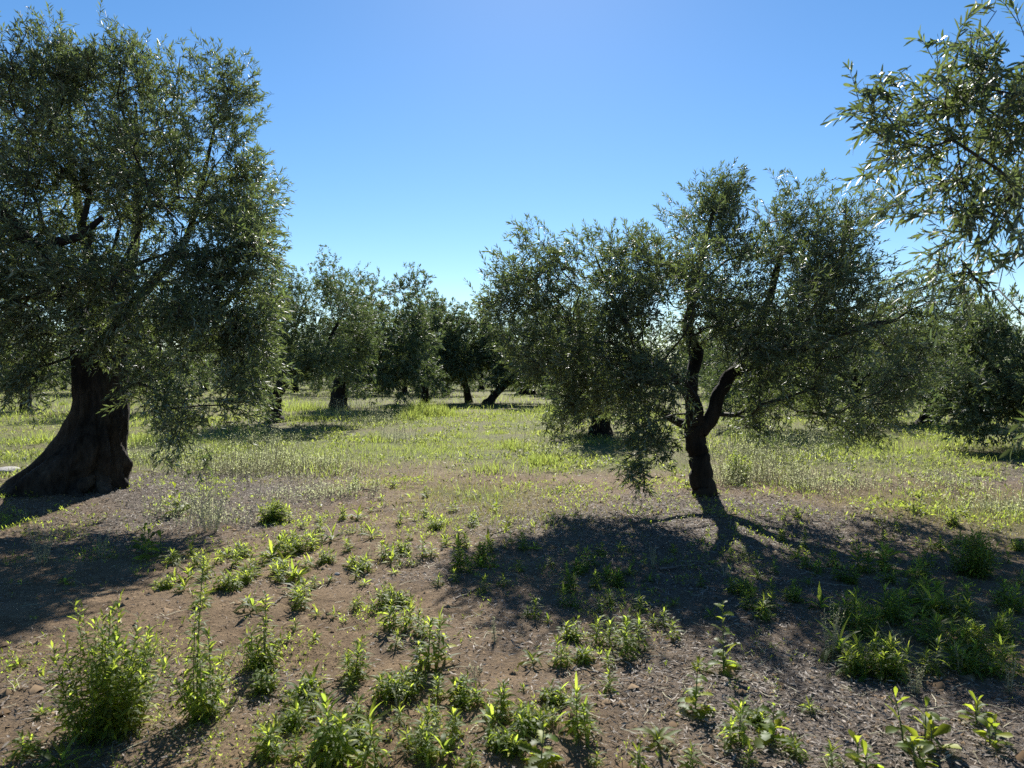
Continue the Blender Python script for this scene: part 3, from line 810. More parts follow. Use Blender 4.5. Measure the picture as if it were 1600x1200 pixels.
def build_grass():
    b = Buf()
    def dn(x, y):
        p = vnoise(x * .7, y * .7, 41) * .6 + vnoise(x * 2.3, y * 2.3, 42) * .4
        return cover_map(x, y) * np.clip((p - .28) * 2.6, .08, 1)
    x, y, r = scatter(155000, (-40, 40), (7.0, 24), dn, 1, .8)
    tall = np.clip(vnoise(x * .45, y * .45, 43) * 1.2 + vnoise(x * 1.6, y * 1.6, 46) * .8 - .75, .05, 1.2)
    blades(b, x, y, (.04 + .19 * tall) * r.uniform(.3, 1.25, len(x)), r.uniform(.004, .009, len(x)), r, .95)
    x, y, r = scatter(44000, (-80, 80), (22, 75), lambda x, y: .35 + .65 * vnoise(x * .35, y * .35, 44), 2, 1.1)
    tall = np.clip(vnoise(x * .3, y * .3, 45) * 1.5 - .3, .1, 1.1)
    blades(b, x, y, (.1 + .22 * tall) * r.uniform(.4, 1.2, len(x)), r.uniform(.012, .03, len(x)), r, .9)
    # taller tufts: (px, py, radius m, height m, count)
    for px, py, rad, hh, n in ((660, 648, 1.1, .75, 1500), (690, 650, .8, .6, 800), (640, 655, .6, .5, 500), (800, 700, .5, .3, 300), (850, 725, .45, .32, 350), (590, 690, .5, .3, 300), (870, 645, 1.5, .5, 700), (480, 640, 1.2, .5, 500),
                               (1360, 700, .7, .4, 400), (1180, 690, .9, .45, 400), (230, 690, .9, .35, 400), (60, 690, 1.0, .35, 400)):
        g = ground(px, py); rr = np.random.default_rng(px * 7 + py)
        q = rr.normal(0, rad * .5, (n, 2))
        blades(b, g[0] + q[:, 0], g[1] + q[:, 1], hh * rr.uniform(.15, 1.1, n) * np.exp(-(q ** 2).sum(1) / (rad * rad)), rr.uniform(.006, .012, n) * (1 + g[1] / 40), rr, .6)
    rq = np.random.default_rng(404)
    for _ in range(60):
        d = rq.uniform(10, 34); x0 = rq.uniform(-.75, .75) * d; n = int(rq.integers(60, 190)); rad = rq.uniform(.25, .8)
        q = rq.normal(0, rad * .5, (n, 2))
        blades(b, x0 + q[:, 0], d + q[:, 1], rq.uniform(.12, .3) * rq.uniform(.2, 1.1, n) * np.exp(-(q ** 2).sum(1) / (rad * rad)), rq.uniform(.006, .011, n) * (1 + d / 40), rq, 1.0, rq.uniform(0, .6, n))
    tag(obj('meadow_grass', b.mesh('meadow_grass', [M_GRASS])), 'green and straw-coloured grass covering the ground between the olives', 'grass', kind='stuff')
    b = Buf()
    x, y, r = scatter(90000, (-9, 12), (5.5, 13), lambda x, y: np.clip(1.3 * bump2(x, y, -.45, 9.0, .9, 1.0) + .9 * bump2(x, y, 5.6, 8.0, 1.5, 1.2) + .5 * bump2(x, y, .2, 7.6, 1.0, .7) + .45 * bump2(x, y, -2.2, 10.6, 1.2, 1.0) + .05, 0, 1), 3)
    blades(b, x, y, r.uniform(.02, .07, len(x)), r.uniform(.003, .006, len(x)), r, .9)
    tag(obj('short_dry_grass', b.mesh('short_dry_grass', [M_DRYGRASS])), 'short yellowing grass at the edge of the bare soil', 'grass', kind='stuff')
build_grass()

def build_pale_weeds():
    """wispy grey-green seed stalks standing in drifts"""
    lf = Buf(); st = Buf()
    rr = np.random.default_rng(9)
    for px, py, rad, hh, n in ((430, 735, 1.0, .34, 330), (350, 740, .8, .34, 240), (270, 720, .7, .4, 200), (500, 730, .7, .28, 200), (545, 770, .45, .2, 110), (470, 775, .5, .2, 120), (410, 700, .8, .4, 220), (590, 665, 1.0, .6, 260), (560, 650, 1.2, .6, 220), (630, 690, .6, .4, 130),
                               (1160, 715, .7, .55, 260), (1230, 715, .9, .5, 300), (1300, 700, .9, .45, 260), (1200, 750, .6, .4, 220), (1260, 765, .5, .35, 160), (1130, 760, .35, .3, 120), (1340, 760, .5, .25, 120), (860, 715, .5, .45, 160), (880, 670, .9, .5, 160), (300, 800, .35, .22, 90), (340, 815, .35, .25, 110),
                               (1480, 760, .7, .2, 140), (1560, 800, .5, .2, 120), (200, 720, .5, .4, 130)):
        g = ground(px, py)
        n = int(n * (.85 if g[1] < 12 else .42))
        q = rr.normal(0, rad * .55, (n, 2)); x = g[0] + q[:, 0]; y = g[1] + q[:, 1]
        h = hh * 1.12 * rr.uniform(.2, 1.15, n) * np.clip(.45 + vnoise(x * 2.2, y * 2.2, 91), .4, 1.2); z = height(x, y)
        a = rr.uniform(0, 6.283, n); ln = h * rr.uniform(.05, .35, n)
        b = np.stack([x, y, z - .01], -1); t = b + np.stack([np.cos(a) * ln, np.sin(a) * ln, h], -1)
        w = .0016 * (1 + g[1] / 12)
        v = np.stack([b + (-w, 0, 0), b + (w, 0, 0), t + (w * .5, 0, 0), t + (-w * .5, 0, 0)], 1).reshape(-1, 3)
        st.add(v, None, (np.arange(n) * 4)[:, None] + np.arange(4)[None], np.repeat(rr.uniform(0, 1, n), 4))
        m = 11
        s = rr.uniform(.25, 1.02, (n, m))
        p = b[:, None] + (t - b)[:, None] * s[..., None] + rr.normal(0, .034, (n, m, 3)) * (1 + hh) * (.3 + s[..., None])
        dd = norm(rr.normal(0, 1, (n, m, 3)) + np.array((0, 0, .8)))
        leaf_batch(lf, p.reshape(-1, 3), dd.reshape(-1, 3), norm(rr.normal(0, 1, (n * m, 3))), (rr.uniform(.014, .034, n * m)) * (1 + g[1] / 50), rr.uniform(.004, .007, n * m) * (1 + g[1] / 25), rr.uniform(0, 1, n * m))
    root = obj('pale_seed_weeds', None)
    tag(root, 'drifts of wispy pale grey-green seed weeds around the olives', 'weeds', kind='stuff')
    tag(obj('seed_stalks', st.mesh('seed_stalks', [M_PALESTEM]), root), kind='stuff')
    tag(obj('seed_heads', lf.mesh('seed_heads', [M_SILVER]), root), kind='stuff')
build_pale_weeds()

def build_low_weeds():
    """low leafy ground weeds beyond the bare soil"""
    b = Buf()
    def dn(x, y):
        p = vnoise(x * 1.1, y * 1.1, 51) * .7 + vnoise(x * 3.3, y * 3.3, 52) * .3
        return np.clip((p - .42) * 3, .02, 1) * np.clip(cover_map(x, y) + .08, 0, 1)
    x, y, r = scatter(30000, (-30, 30), (6.5, 26), dn, 4, .9)
    n, m = len(x), 6
    z = height(x, y)
    a = r.uniform(0, 6.283, (n, m)); e = r.uniform(.15, 1.2, (n, m))
    d = np.stack([np.cos(a) * np.cos(e), np.sin(a) * np.cos(e), np.sin(e)], -1)
    p = np.stack([x, y, z], -1)[:, None] + d * .01 + np.stack([0 * a, 0 * a, r.uniform(0, .07, (n, m))], -1)
    L = r.uniform(.025, .075, (n, m)) * (1 + y[:, None] / 60)
    leaf_batch(b, p.reshape(-1, 3), d.reshape(-1, 3), norm(np.array((0, 0, 1.)) + r.normal(0, .3, (n * m, 3))), L.ravel(), L.ravel() * r.uniform(.22, .4, n * m), r.uniform(0, 1, n * m))
    tag(obj('low_ground_weeds', b.mesh('low_ground_weeds', [M_LOW])), 'low bright green weeds mixed into the grass', 'weeds', kind='stuff')
build_low_weeds()

def build_seedlings():
    b = Buf()
    def dn(x, y):
        p = vnoise(x * 1.3, y * 1.3, 81) * .55 + vnoise(x * 4.1, y * 4.1, 82) * .45
        return np.clip((p - .47) * 3.2, .015, 1) * np.clip(1.1 - .5 * litter_map(x, y), .2, 1)
    x, y, r = scatter(36000, (-7, 8), (2.3, 10.5), dn, 14, .8)
    n, m = len(x), 6
    z = height(x, y)
    a = r.uniform(0, 6.283, (n, m)); e = r.uniform(.1, 1.2, (n, m))
    d = np.stack([np.cos(a) * np.cos(e), np.sin(a) * np.cos(e), np.sin(e)], -1)
    p = np.stack([x, y, z], -1)[:, None] + d * .004 + np.stack([0 * a, 0 * a, r.uniform(0, .03, (n, m))], -1)
    L = r.uniform(.012, .034, (n, m)) * r.uniform(.5, 1.3, (n, 1)) * np.clip(.5 + y[:, None] * .09, 0, 1.2)
    leaf_batch(b, p.reshape(-1, 3), d.reshape(-1, 3), norm(np.array((0, 0, 1.)) + r.normal(0, .3, (n * m, 3))), L.ravel(), L.ravel() * r.uniform(.2, .34, n * m), r.uniform(0, 1, n * m))
    tag(obj('weed_seedlings', b.mesh('weed_seedlings', [M_WEED])), 'tiny green weed seedlings sprinkled over the bare soil', 'seedlings', kind='stuff')
build_seedlings()

def build_litter():
    b = Buf()
    x, y, r = scatter(190000, (-9, 11), (2.3, 13.5), lambda x, y: np.clip(litter_map(x, y) * 1.0 + .05, 0, 1), 6, .95)
    n = len(x); z = height(x, y)
    a = r.uniform(0, 6.283, n); e = r.normal(0, .22, n)
    d = np.stack([np.cos(a) * np.cos(e), np.sin(a) * np.cos(e), np.sin(e)], -1)
    L = r.uniform(.012, .05, n)
    leaf_batch(b, np.stack([x, y, z + r.uniform(.004, .018, n)], -1), d, norm(np.array((0, 0, 1.)) + r.normal(0, .45, (n, 3))), L, L * r.uniform(.13, .26, n), r.uniform(0, 1, n) ** 2.0)
    tag(obj('leaf_litter', b.mesh('leaf_litter', [M_LITTER])), 'fallen dry olive leaves strewn over the soil', 'leaf litter', kind='stuff')
    b = Buf()
    x, y, r = scatter(30000, (-6, 6), (2.3, 9), lambda x, y: np.clip((.25 + .75 * vnoise(x * 2.5, y * 2.5, 71)) * (1 - .6 * cover_map(x, y)), 0, 1), 8, .9)
    n = len(x); z = height(x, y)
    o = np.array([(1, 0, 0), (0, 1, 0), (-1, 0, 0), (0, -1, 0), (0, 0, 1), (0, 0, -1)], float)
    f = np.array([(0, 1, 4), (1, 2, 4), (2, 3, 4), (3, 0, 4)])
    s = r.uniform(.003, .012, n) * (1 + 2.2 * (r.uniform(0, 1, n) > .965))
    v = np.stack([x, y, z], -1)[:, None] + o[None] * (s[:, None] * r.uniform(.6, 1.4, (n, 6)))[..., None] * np.array((1, 1, .7)) + r.normal(0, .15, (n, 6, 3)) * s[:, None, None]
    b.add(v.reshape(-1, 3), (np.arange(n)[:, None, None] * 6 + f[None]).reshape(-1, 3), None, np.repeat(r.uniform(0, 1, n), 6))
    tag(obj('soil_clods', b.mesh('soil_clods', [M_CLOD])), 'small crumbs and clods of brown soil', 'soil clods', kind='stuff')
build_litter()

def build_straw():
    b = Buf()
    x, y, r = scatter(2600, (-6, 7), (2.3, 9.5), lambda x, y: .3 + .7 * litter_map(x, y), 19, .9)
    n = len(x); z = height(x, y)
    a = r.uniform(0, 6.283, n); L = r.uniform(.04, .17, n)
    d = np.stack([np.cos(a), np.sin(a), r.normal(0, .06, n)], -1) * L[:, None]
    o = np.stack([x, y, z + .008], -1); bend = np.stack([-np.sin(a), np.cos(a), 0 * a + .15], -1) * (L * r.normal(0, .16, n))[:, None]
    sd_ = np.stack([-np.sin(a), np.cos(a), 0 * a + .3], -1) * .0017
    m = o + d * .5 + bend
    v = np.stack([o - sd_, o + sd_, m - sd_, m + sd_, o + d - sd_ * .5, o + d + sd_ * .5], 1).reshape(-1, 3)
    i = (np.arange(n) * 6)[:, None, None]
    b.add(v, None, (i + np.array([(0, 1, 3, 2), (2, 3, 5, 4)])).reshape(-1, 4), np.repeat(r.uniform(0, 1, n), 6))
    tag(obj('dry_straw', b.mesh('dry_straw', [M_PALESTEM])), 'thin dry straws and twigs scattered on the ground', 'straw', kind='stuff')
build_straw()

# ------------------------------------------------------------------ weeds: every plant a thing
def curved_leaf(wr, rise, droop, prof, fold=.18):
    """leaf along +X, unit length: list of sections left, middle, right"""
    S = np.linspace(0, 1, len(prof))
    v = []
    for s, w in zip(S, prof):
        z = rise * s - droop * s * s
        xx = s * (1 - .25 * droop * s)
        v += [(xx, wr * w / 2, z + fold * wr * w * .5), (xx, 0, z), (xx, -wr * w / 2, z + fold * wr * w * .5)]
    f = []
    for i in range(len(prof) - 1):
        for j in (0, 1):
            a = i * 3 + j
            f.append((a, a + 1, a + 4, a + 3))
    return np.array(v), np.array(f)

LANCE = (.25, .7, 1.0, .95, .6, .04)
OBOV = (.22, .35, .6, .95, 1.0, .12)
LOBED = (.15, .5, .35, .95, .45, 1.15, .6, 1.2, .75, .95, .08)
SHAPES = {
    'lance': [curved_leaf(.15, .3, .4, LANCE), curved_leaf(.17, .25, .7, LANCE), curved_leaf(.13, .3, .2, LANCE), curved_leaf(.18, .45, .95, LANCE), curved_leaf(.15, .1, .3, LANCE)],
    'small': [curved_leaf(.2, .25, .5, LANCE), curved_leaf(.24, .2, .8, LANCE), curved_leaf(.17, .25, .2, LANCE)],
    'broad': [curved_leaf(.42, .2, .4, OBOV, .3), curved_leaf(.36, .1, .6, OBOV, .35), curved_leaf(.4, .2, .15, OBOV, .25)],
    'lobed': [curved_leaf(.42, .15, .35, LOBED, .25), curved_leaf(.5, .1, .6, LOBED, .2), curved_leaf(.38, .25, .2, LOBED, .3)],
}
SHAPES_LIGHT = {
    'lance': [curved_leaf(.18, .3, .4, (.3, 1, .05)), curved_leaf(.2, .25, .7, (.3, 1, .05)), curved_leaf(.17, .3, .2, (.3, 1, .05))],
    'small': [curved_leaf(.22, .25, .5, (.3, 1, .05)), curved_leaf(.2, .25, .2, (.3, 1, .05))],
    'broad': SHAPES['broad'], 'lobed': SHAPES['lobed'],
}
_leafmesh = {}
def leaf_mesh(shape, i, mat):
    k = (shape, i, mat.name)
    if k not in _leafmesh:
        v, f = SHAPES[shape][i]
        _leafmesh[k] = make_mesh('leaf', v, [f], [mat], np.full(len(v), (i * .37 + .1) % 1), True)
    return _leafmesh[k]

def frame(d, up=(0, 0, 1), roll=0.0):
    d = np.asarray(d, float); d = d / np.linalg.norm(d)
    s = np.cross(up, d); l = np.linalg.norm(s)
    s = np.array((1., 0, 0)) if l < 1e-3 else s / l
    n = np.cross(d, s)
    if roll:
        s, n = s * math.cos(roll) + n * math.sin(roll), n * math.cos(roll) - s * math.sin(roll)
    return d, s, n

def stem_leaves(out, stems, rng, h, base, lean, n, L0, L1, shape, e0=.25, e1=1.15, sr=.003, t0=.05, bend=None):
    """one upright stem with spirally set leaves"""
    bend = rng.normal(0, .04, 2) * h if bend is None else bend
    k = 6
    s = np.linspace(0, 1, k)
    pts = np.stack([base[0] + lean[0] * h * s + bend[0] * s * s, base[1] + lean[1] * h * s + bend[1] * s * s, base[2] + h * s], -1)
    stems.append((pts, np.linspace(sr, sr * .45, k)))
    az = rng.uniform(0, 6.28)
    for i in range(n):
        t = t0 + (1 - t0) * (i + rng.uniform(0, .6)) / n
        t = min(t, 1)
        az += 2.4 + rng.normal(0, .25)
        p = np.array([np.interp(t, s, pts[:, j]) for j in range(3)])
        e = e0 + (e1 - e0) * t ** 2.6 + rng.normal(0, .16)
        L = (L0 + (L1 - L0) * t) * rng.uniform(.75, 1.2)
        out.append((p, (math.cos(az) * math.cos(e), math.sin(az) * math.cos(e), math.sin(e)), L, rng.normal(0, .3), shape, int(rng.integers(len(SHAPES[shape])))))

def plant_parts(kind, h, w, rng):
    lv, st = [], []
    mat, stm = M_WEED, M_STEM
    if kind == 'f':                                    # upright weed, narrow arching leaves
        ns = 1 if h < .16 else int(rng.integers(1, 3))
        if w: ns = max(ns, int(round(w / .075)))
        for i in range(ns):
            r = .0 if i == 0 else (w or .08) * .5
            a = rng.uniform(0, 6.28); q = r * rng.uniform(.4, 1)
            hh = h * (1 if i == 0 else rng.uniform(.5, .9)) * .72
            L = min(.12, .046 + .30 * hh) * rng.uniform(.85, 1.1)
            stem_leaves(lv, st, rng, hh, (math.cos(a) * q, math.sin(a) * q, 0), rng.normal(0, .08, 2), int(22 + hh * 110), L * 1.15, L * .72, 'lance', .05, 1.1, .0022 + .006 * hh)
    elif kind == 'r':                                  # rosette
        L = max(.045, h * 1.15)
        stem_leaves(lv, st, rng, max(.015, h * .3), (0, 0, 0), (0, 0), int(rng.integers(11, 18)), L, L * .75, 'lance', .3, 1.2, .003)
    elif kind == 'b':                                  # dense many-stemmed bush of small leaves
        w = w or h * .8
        ns = int(8 + 85 * w) if w > .3 else int(4 + 55 * w)
        for i in range(ns):
            a = rng.uniform(0, 6.28); q = math.sqrt(rng.uniform(0, 1)) * w * .5
            hh = h * (1 - .45 * (q / (w * .5)) ** 2) * rng.uniform(.62, 1.0) * .9
            stem_leaves(lv, st, rng, hh, (math.cos(a) * q * .55, math.sin(a) * q * .55, 0), (math.cos(a) * q * .5 / hh, math.sin(a) * q * .5 / hh), int(10 + hh * 62) if w < .3 else int(14 + hh * 85), .07 if w < .3 else .078, .05, 'small', 0, .9, .0022)
    elif kind == 's':                                  # tall leafy spire
        for i in range(3):
            hh = h * (1, .62, .5)[i]
            stem_leaves(lv, st, rng, hh, (rng.normal(0, .02), rng.normal(0, .02), 0), rng.normal(0, .10 if i else .03, 2), int(hh * 150), .09, .055, 'small' if i else 'lance', -.2, .8, .0045)
        for i in range(14):
            a = rng.uniform(0, 6.28); hh = h * rng.uniform(.2, .5)
            stem_leaves(lv, st, rng, hh, (math.cos(a) * .03, math.sin(a) * .03, 0), (math.cos(a) * .45, math.sin(a) * .45), int(10 + hh * 40), .07, .045, 'small', 0, .9, .0022)
    elif kind == 'w':                                  # thin wispy pale plant
        mat, stm = M_SILVER, M_PALESTEM
        w = w or h * .5
        for i in range(int(6 + 40 * w)):
            a = rng.uniform(0, 6.28); ln = rng.uniform(.1, .5) * w / h
            hh = h * rng.uniform(.5, 1)
            stem_leaves(lv, st, rng, hh, (math.cos(a) * w * .08, math.sin(a) * w * .08, 0), (math.cos(a) * ln, math.sin(a) * ln), int(12 + hh * 60), .026, .016, 'small', .2, .9, .0014)
    elif kind == 't':                                  # sow thistle: lobed leaves low, tall thin stem
        mat = M_LIME
        stem_leaves(lv, st, rng, h * .95, (0, 0, 0), rng.normal(0, .05, 2), int(6 + h * 28), .11, .045, 'lobed', .15, .9, .004)
        stem_leaves(lv, st, rng, h * .25, (0, 0, 0), rng.normal(0, .1, 2), 7, .13, .10, 'lobed', .1, .8, .003)
    elif kind == 'l':                                  # broad-leaved lime plant
        mat = M_LIME
        ns = 2 if not w else max(2, int(w / .07))
        for i in range(ns):
            a = rng.uniform(0, 6.28); q = 0 if i == 0 else (w or .12) * rng.uniform(.2, .5)
            hh = h * (.75 if i == 0 else rng.uniform(.35, .65))
            stem_leaves(lv, st, rng, hh, (math.cos(a) * q, math.sin(a) * q, 0), rng.normal(0, .1, 2), int(7 + 16 * hh), min(.16, .07 + .2 * h), .06, 'broad', .2, 1.2, .004)
    elif kind == 'm':                                  # low mat
        mat = M_LIME
        for i in range(26):
            a = rng.uniform(0, 6.28); q = math.sqrt(rng.uniform(0, 1)) * w * .5
            stem_leaves(lv, st, rng, h * rng.uniform(.4, .8), (math.cos(a) * q, math.sin(a) * q * .5, 0), (0, 0), 7, .05, .04, 'small', .3, 1.1, .0015)
    elif kind == 'd':                                  # dry stalks
        mat, stm = M_SILVER, M_PALESTEM
        for i in range(7):
            stem_leaves(lv, st, rng, h * rng.uniform(.6, 1), rng.normal(0, .02, 3) * (1, 1, 0), rng.normal(0, .3, 2), 4, .03, .02, 'small', .5, 1.2, .0018, .5)
    return lv, st, mat, stm

NAMES = {'f': 'upright_weed', 'r': 'rosette_weed', 'b': 'bushy_weed', 's': 'tall_weed', 'w': 'wispy_weed', 't': 'sow_thistle', 'l': 'broadleaf_weed', 'm': 'mat_weed', 'd': 'dry_stalk_weed'}

def make_plant(kind, px, py, hpx, wpx, label, group, seed):
    g = ground(px, py); d = g[1]
    h = max(.03, hpx * d / F * 1.1); w = wpx * d / F if wpx else 0
    rng = np.random.default_rng(seed)
    lv, st, mat, stm = plant_parts(kind, h, w, rng)
    root = obj(NAMES[kind], None, None, tuple(g))
    tag(root, label, 'weed', group)
    sb = Buf()
    for pts, rad in st:
        p2 = pts.copy(); p2[0, 2] -= .02
        tube(sb, p2, rad, 5, 0, 0, rng.uniform(0, 1))
    obj('stem', sb.mesh('stem', [stm]), root)
    single = kind != 'w' and d < 4.7
    lv.sort(key=lambda q: (q[0][1] - q[2]))            # nearest first
    rest = lv
    if single:
        for p, dr, L, roll, shp, i in lv[:300]:
            a, s, n = frame(dr, roll=roll)
            o = obj('leaf', leaf_mesh(shp, i, mat), root)
            o.matrix_local = Matrix(((a[0] * L, s[0] * L, n[0] * L, p[0]), (a[1] * L, s[1] * L, n[1] * L, p[1]), (a[2] * L, s[2] * L, n[2] * L, p[2]), (0, 0, 0, 1)))
        rest = lv[300:]
    if rest:
        b = Buf()
        for p, dr, L, roll, shp, i in rest:
            a, s, n = frame(dr, roll=roll)
            v, f = SHAPES_LIGHT[shp][i % len(SHAPES_LIGHT[shp])]
            b.add(p + (v[:, 0:1] * a + v[:, 1:2] * s + v[:, 2:3] * n) * L, None, f, float(rng.uniform()))
        o = obj('foliage', b.mesh('foliage', [mat], True), root)
        if single: o['kind'] = 'stuff'
    return root

# weeds told apart by their look or place: (kind, px, py, height px, width px, label)
HERO = [
    ('b', 165, 1142, 225, 175, 'largest bushy green weed, dense and knee-high, standing on the left'),
    ('s', 316, 1122, 235, 90, 'tall leafy green spire weed beside the largest bushy weed'),
    ('s', 412, 1042, 105, 60, 'loose upright weed with drooping leaves right of the tall spire weed'),
    ('f', 521, 1186, 118, 60, 'tall upright weed with arching leaves at the bottom edge'),
    ('f', 588, 1198, 85, 45, 'upright weed just right of the tall one at the bottom edge'),
    ('f', 670, 1048, 102, 75, 'large many-leaved weed at the left tip of the spreading tree shadow'),
    ('f', 902, 1146, 88, 42, 'upright weed with a dark straight shadow beside the dry leaf litter'),
    ('t', 1130, 1050, 110, 0, 'sow thistle with tall thin stem and lobed lime leaves in dappled shade'),
    ('t', 1086, 1116, 78, 0, 'sow thistle with yellow-green lobed leaves on dry leaf litter'),
    ('f', 1155, 1160, 78, 50, 'upright silvery green weed between two lobed weeds on litter'),
    ('t', 1206, 1160, 62, 0, 'low lobed weed right of the silvery upright weed on litter'),
    ('l', 1412, 1160, 88, 95, 'large clump of lime broad leaves on litter in the lower right'),
    ('t', 845, 1200, 62, 0, 'bright yellow-green lobed weed at the middle of the bottom edge'),
    ('w', 1297, 1030, 92, 50, 'pale wispy branched weed standing before the dark weed patch'),
    ('w', 773, 1002, 40, 10, 'tiny pale upright sprig at the edge of the tree shadow'),
    ('f', 619, 1012, 26, 0, 'small yellowing weed left of the shadow tip'),
    ('f', 975, 1012, 58, 95, 'wide clump of dark green weeds in the middle of the tree shadow'),
    ('f', 836, 966, 36, 30, 'single dark green weed alone in deep shade'),
    ('l', 274, 806, 60, 30, 'upright weed with large glowing lime leaves near the old trunk'),
    ('l', 228, 868, 55, 70, 'low spreading lime weed in front of the glowing broad-leaved one'),
    ('w', 66, 880, 82, 70, 'pale grey wispy weed at the left edge of the old tree shade'),
    ('w', 160, 872, 46, 40, 'smaller wispy weed between the old trunk and the lime weed'),
    ('w', 330, 832, 88, 95, 'broad pale wispy clump right of the lime weeds'),
    ('m', 563, 834, 16, 62, 'low flat mat of bright green leaves on the bare soil'),
    ('f', 1340, 892, 46, 40, 'sunlit pair of upright weeds in a bright gap of the shadow'),
    ('f', 1384, 892, 48, 40, 'sunlit upright weed at the right of the bright gap in the shadow'),
    ('f', 1437, 918, 56, 24, 'upright weed with spreading top leaves right of the bright gap'),
    ('b', 1524, 898, 78, 75, 'dark bushy weed standing in the sun at the far right of the shadow'),
    ('d', 1575, 942, 32, 0, 'tuft of dry pale stalks above the dark weed patch'),
    ('f', 1457, 1052, 66, 40, 'bright upright weed at the front of the dark weed patch'),
    ('w', 1500, 1052, 48, 16, 'pale thin-stemmed weed at the front of the dark weed patch'),
    ('l', 1376, 1062, 38, 55, 'low yellow-green weed in front of the dark weed patch'),
    ('f', 720, 890, 56, 26, 'two-tiered upright weed on bare soil above the shadow tip'),
    ('f', 608, 982, 56, 24, 'slim weed directly left of the many-leaved weed by the shadow'),
    ('w', 1020, 888, 36, 18, 'wispy weed in the shade below the forked trunk'),
    ('b', 425, 814, 38, 45, 'bushy light green weed at the edge of the pale wispy drift'),
    ('r', 28, 1042, 18, 0, 'dark rosette in the old tree shade at the left edge'),
    ('f', 36, 1184, 38, 55, 'leafy weed in the lower left corner'),
    ('r', 98, 1200, 46, 0, 'rosette with long pale leaves next to the lower left corner'),
    ('w', 1577, 1082, 52, 20, 'wispy pale weed at the right edge below the dark patch'),
    ('w', 1430, 1086, 46, 30, 'thin wispy weed behind the large lime clump'),
    ('l', 1526, 1132, 46, 30, 'small lime weed right of the large lime clump'),
    ('l', 1556, 1168, 46, 30, 'small lime weed nearest the lower right corner'),
    ('b', 1150, 755, 60, 50, 'bushy green weed right beside the forked trunk foot'),
    ('l', 1072, 762, 26, 24, 'low bright weed at the left side of the forked trunk foot'),
]
for i, (k, px, py, hp, wp, lab) in enumerate(HERO):
    make_plant(k, px, py, hp, wp, lab, None, 900 + i)

# look-alike weeds: (px, py, height px, kind); they share a label by the place where they grow
Z_SUN = [(556, 758, 20, 'f'), (617, 761, 20, 'f'), (662, 777, 18, 'f'), (596, 781, 10, 'r'), (452, 814, 25, 'f'), (535, 812, 22, 'f'), (624, 817, 20, 'f'), (666, 807, 20, 'f'), (677, 827, 24, 'f'), (690, 822, 18, 'f'),
         (736, 822, 22, 'f'), (445, 867, 36, 'f'), (480, 859, 36, 'f'), (462, 862, 28, 'f'), (426, 867, 22, 'f'), (543, 862, 22, 'f'), (545, 884, 16, 'r'), (597, 872, 32, 'f'), (615, 872, 20, 'f'), (640, 844, 18, 'f'), (661, 869, 34, 'f'),
         (637, 867, 13, 'r'), (695, 854, 16, 'f'), (730, 894, 26, 'f'), (757, 874, 30, 'f'), (752, 887, 14, 'r'), (815, 860, 32, 'f'), (800, 850, 20, 'f'), (812, 892, 20, 'f'), (790, 857, 9, 'r'), (437, 897, 24, 'f'), (477, 889, 20, 'f'),
         (460, 902, 14, 'r'), (475, 934, 34, 'f'), (492, 917, 22, 'f'), (556, 904, 22, 'f'), (570, 914, 14, 'r'), (572, 884, 16, 'f'), (516, 907, 12, 'r'), (625, 887, 11, 'r'), (647, 884, 12, 'r'), (615, 897, 11, 'r'),
         (685, 914, 18, 'f'), (712, 909, 20, 'f'), (757, 924, 26, 'f'), (585, 957, 22, 'f'), (602, 945, 36, 'f'), (632, 945, 24, 'f'), (640, 982, 44, 'f'), (655, 990, 40, 'f'), (559, 954, 28, 'f'), (495, 962, 15, 'r'), (522, 964, 16, 'r'),
         (540, 972, 10, 'r'), (462, 984, 20, 'f'), (490, 1000, 16, 'r'), (450, 1002, 14, 'r'), (388, 943, 14, 'r'), (364, 922, 32, 'f'), (392, 901, 36, 'f'), (350, 920, 30, 'f'), (325, 902, 30, 'f'), (308, 887, 26, 'f'), (270, 882, 26, 'f'),
         (101, 912, 17, 'r'), (836, 859, 12, 'r'), (775, 800, 14, 'f'), (705, 800, 15, 'f'), (580, 800, 10, 'r'), (500, 830, 15, 'f'), (380, 870, 22, 'f'), (410, 885, 24, 'f'), (345, 880, 22, 'f')]
Z_FRONT = [(563, 1052, 62, 'f'), (545, 1062, 42, 'f'), (605, 1094, 48, 'f'), (636, 1079, 40, 'f'), (685, 1094, 44, 'f'), (727, 1097, 44, 'f'), (787, 1111, 58, 'f'), (665, 1153, 54, 'f'), (706, 1157, 58, 'f'), (770, 1132, 38, 'r'),
           (815, 1129, 30, 'f'), (780, 1163, 32, 'f'), (867, 1097, 30, 'f'), (864, 1129, 20, 'f'), (661, 1188, 24, 'r'), (734, 1198, 28, 'f'), (696, 1170, 16, 'r'), (797, 1177, 26, 'f'), (465, 1107, 22, 'r'), (446, 1125, 11, 'r'),
           (462, 1186, 40, 'f'), (490, 1198, 26, 'f'), (65, 1117, 18, 'r'), (818, 1079, 12, 'r'), (832, 1037, 26, 'r'), (870, 1037, 48, 'f'), (886, 1037, 30, 'f'), (912, 1032, 22, 'f'), (625, 1130, 26, 'f'), (560, 1120, 18, 'r'), (640, 1165, 26, 'f'), (555, 1165, 30, 'f')]
Z_LITTER = [(951, 1080, 36, 'f'), (1028, 1164, 40, 'r'), (997, 1202, 36, 'f'), (1078, 1200, 34, 'f'), (1243, 1184, 34, 'f'), (1300, 1198, 38, 'f'), (1340, 1198, 44, 'l'), (1430, 1196, 52, 'l'), (1092, 1047, 18, 'f'), (950, 1042, 22, 'f'), (1180, 1130, 26, 'f'), (1265, 1110, 20, 'r'), (930, 1198, 26, 'f'), (1170, 1196, 24, 'f')]
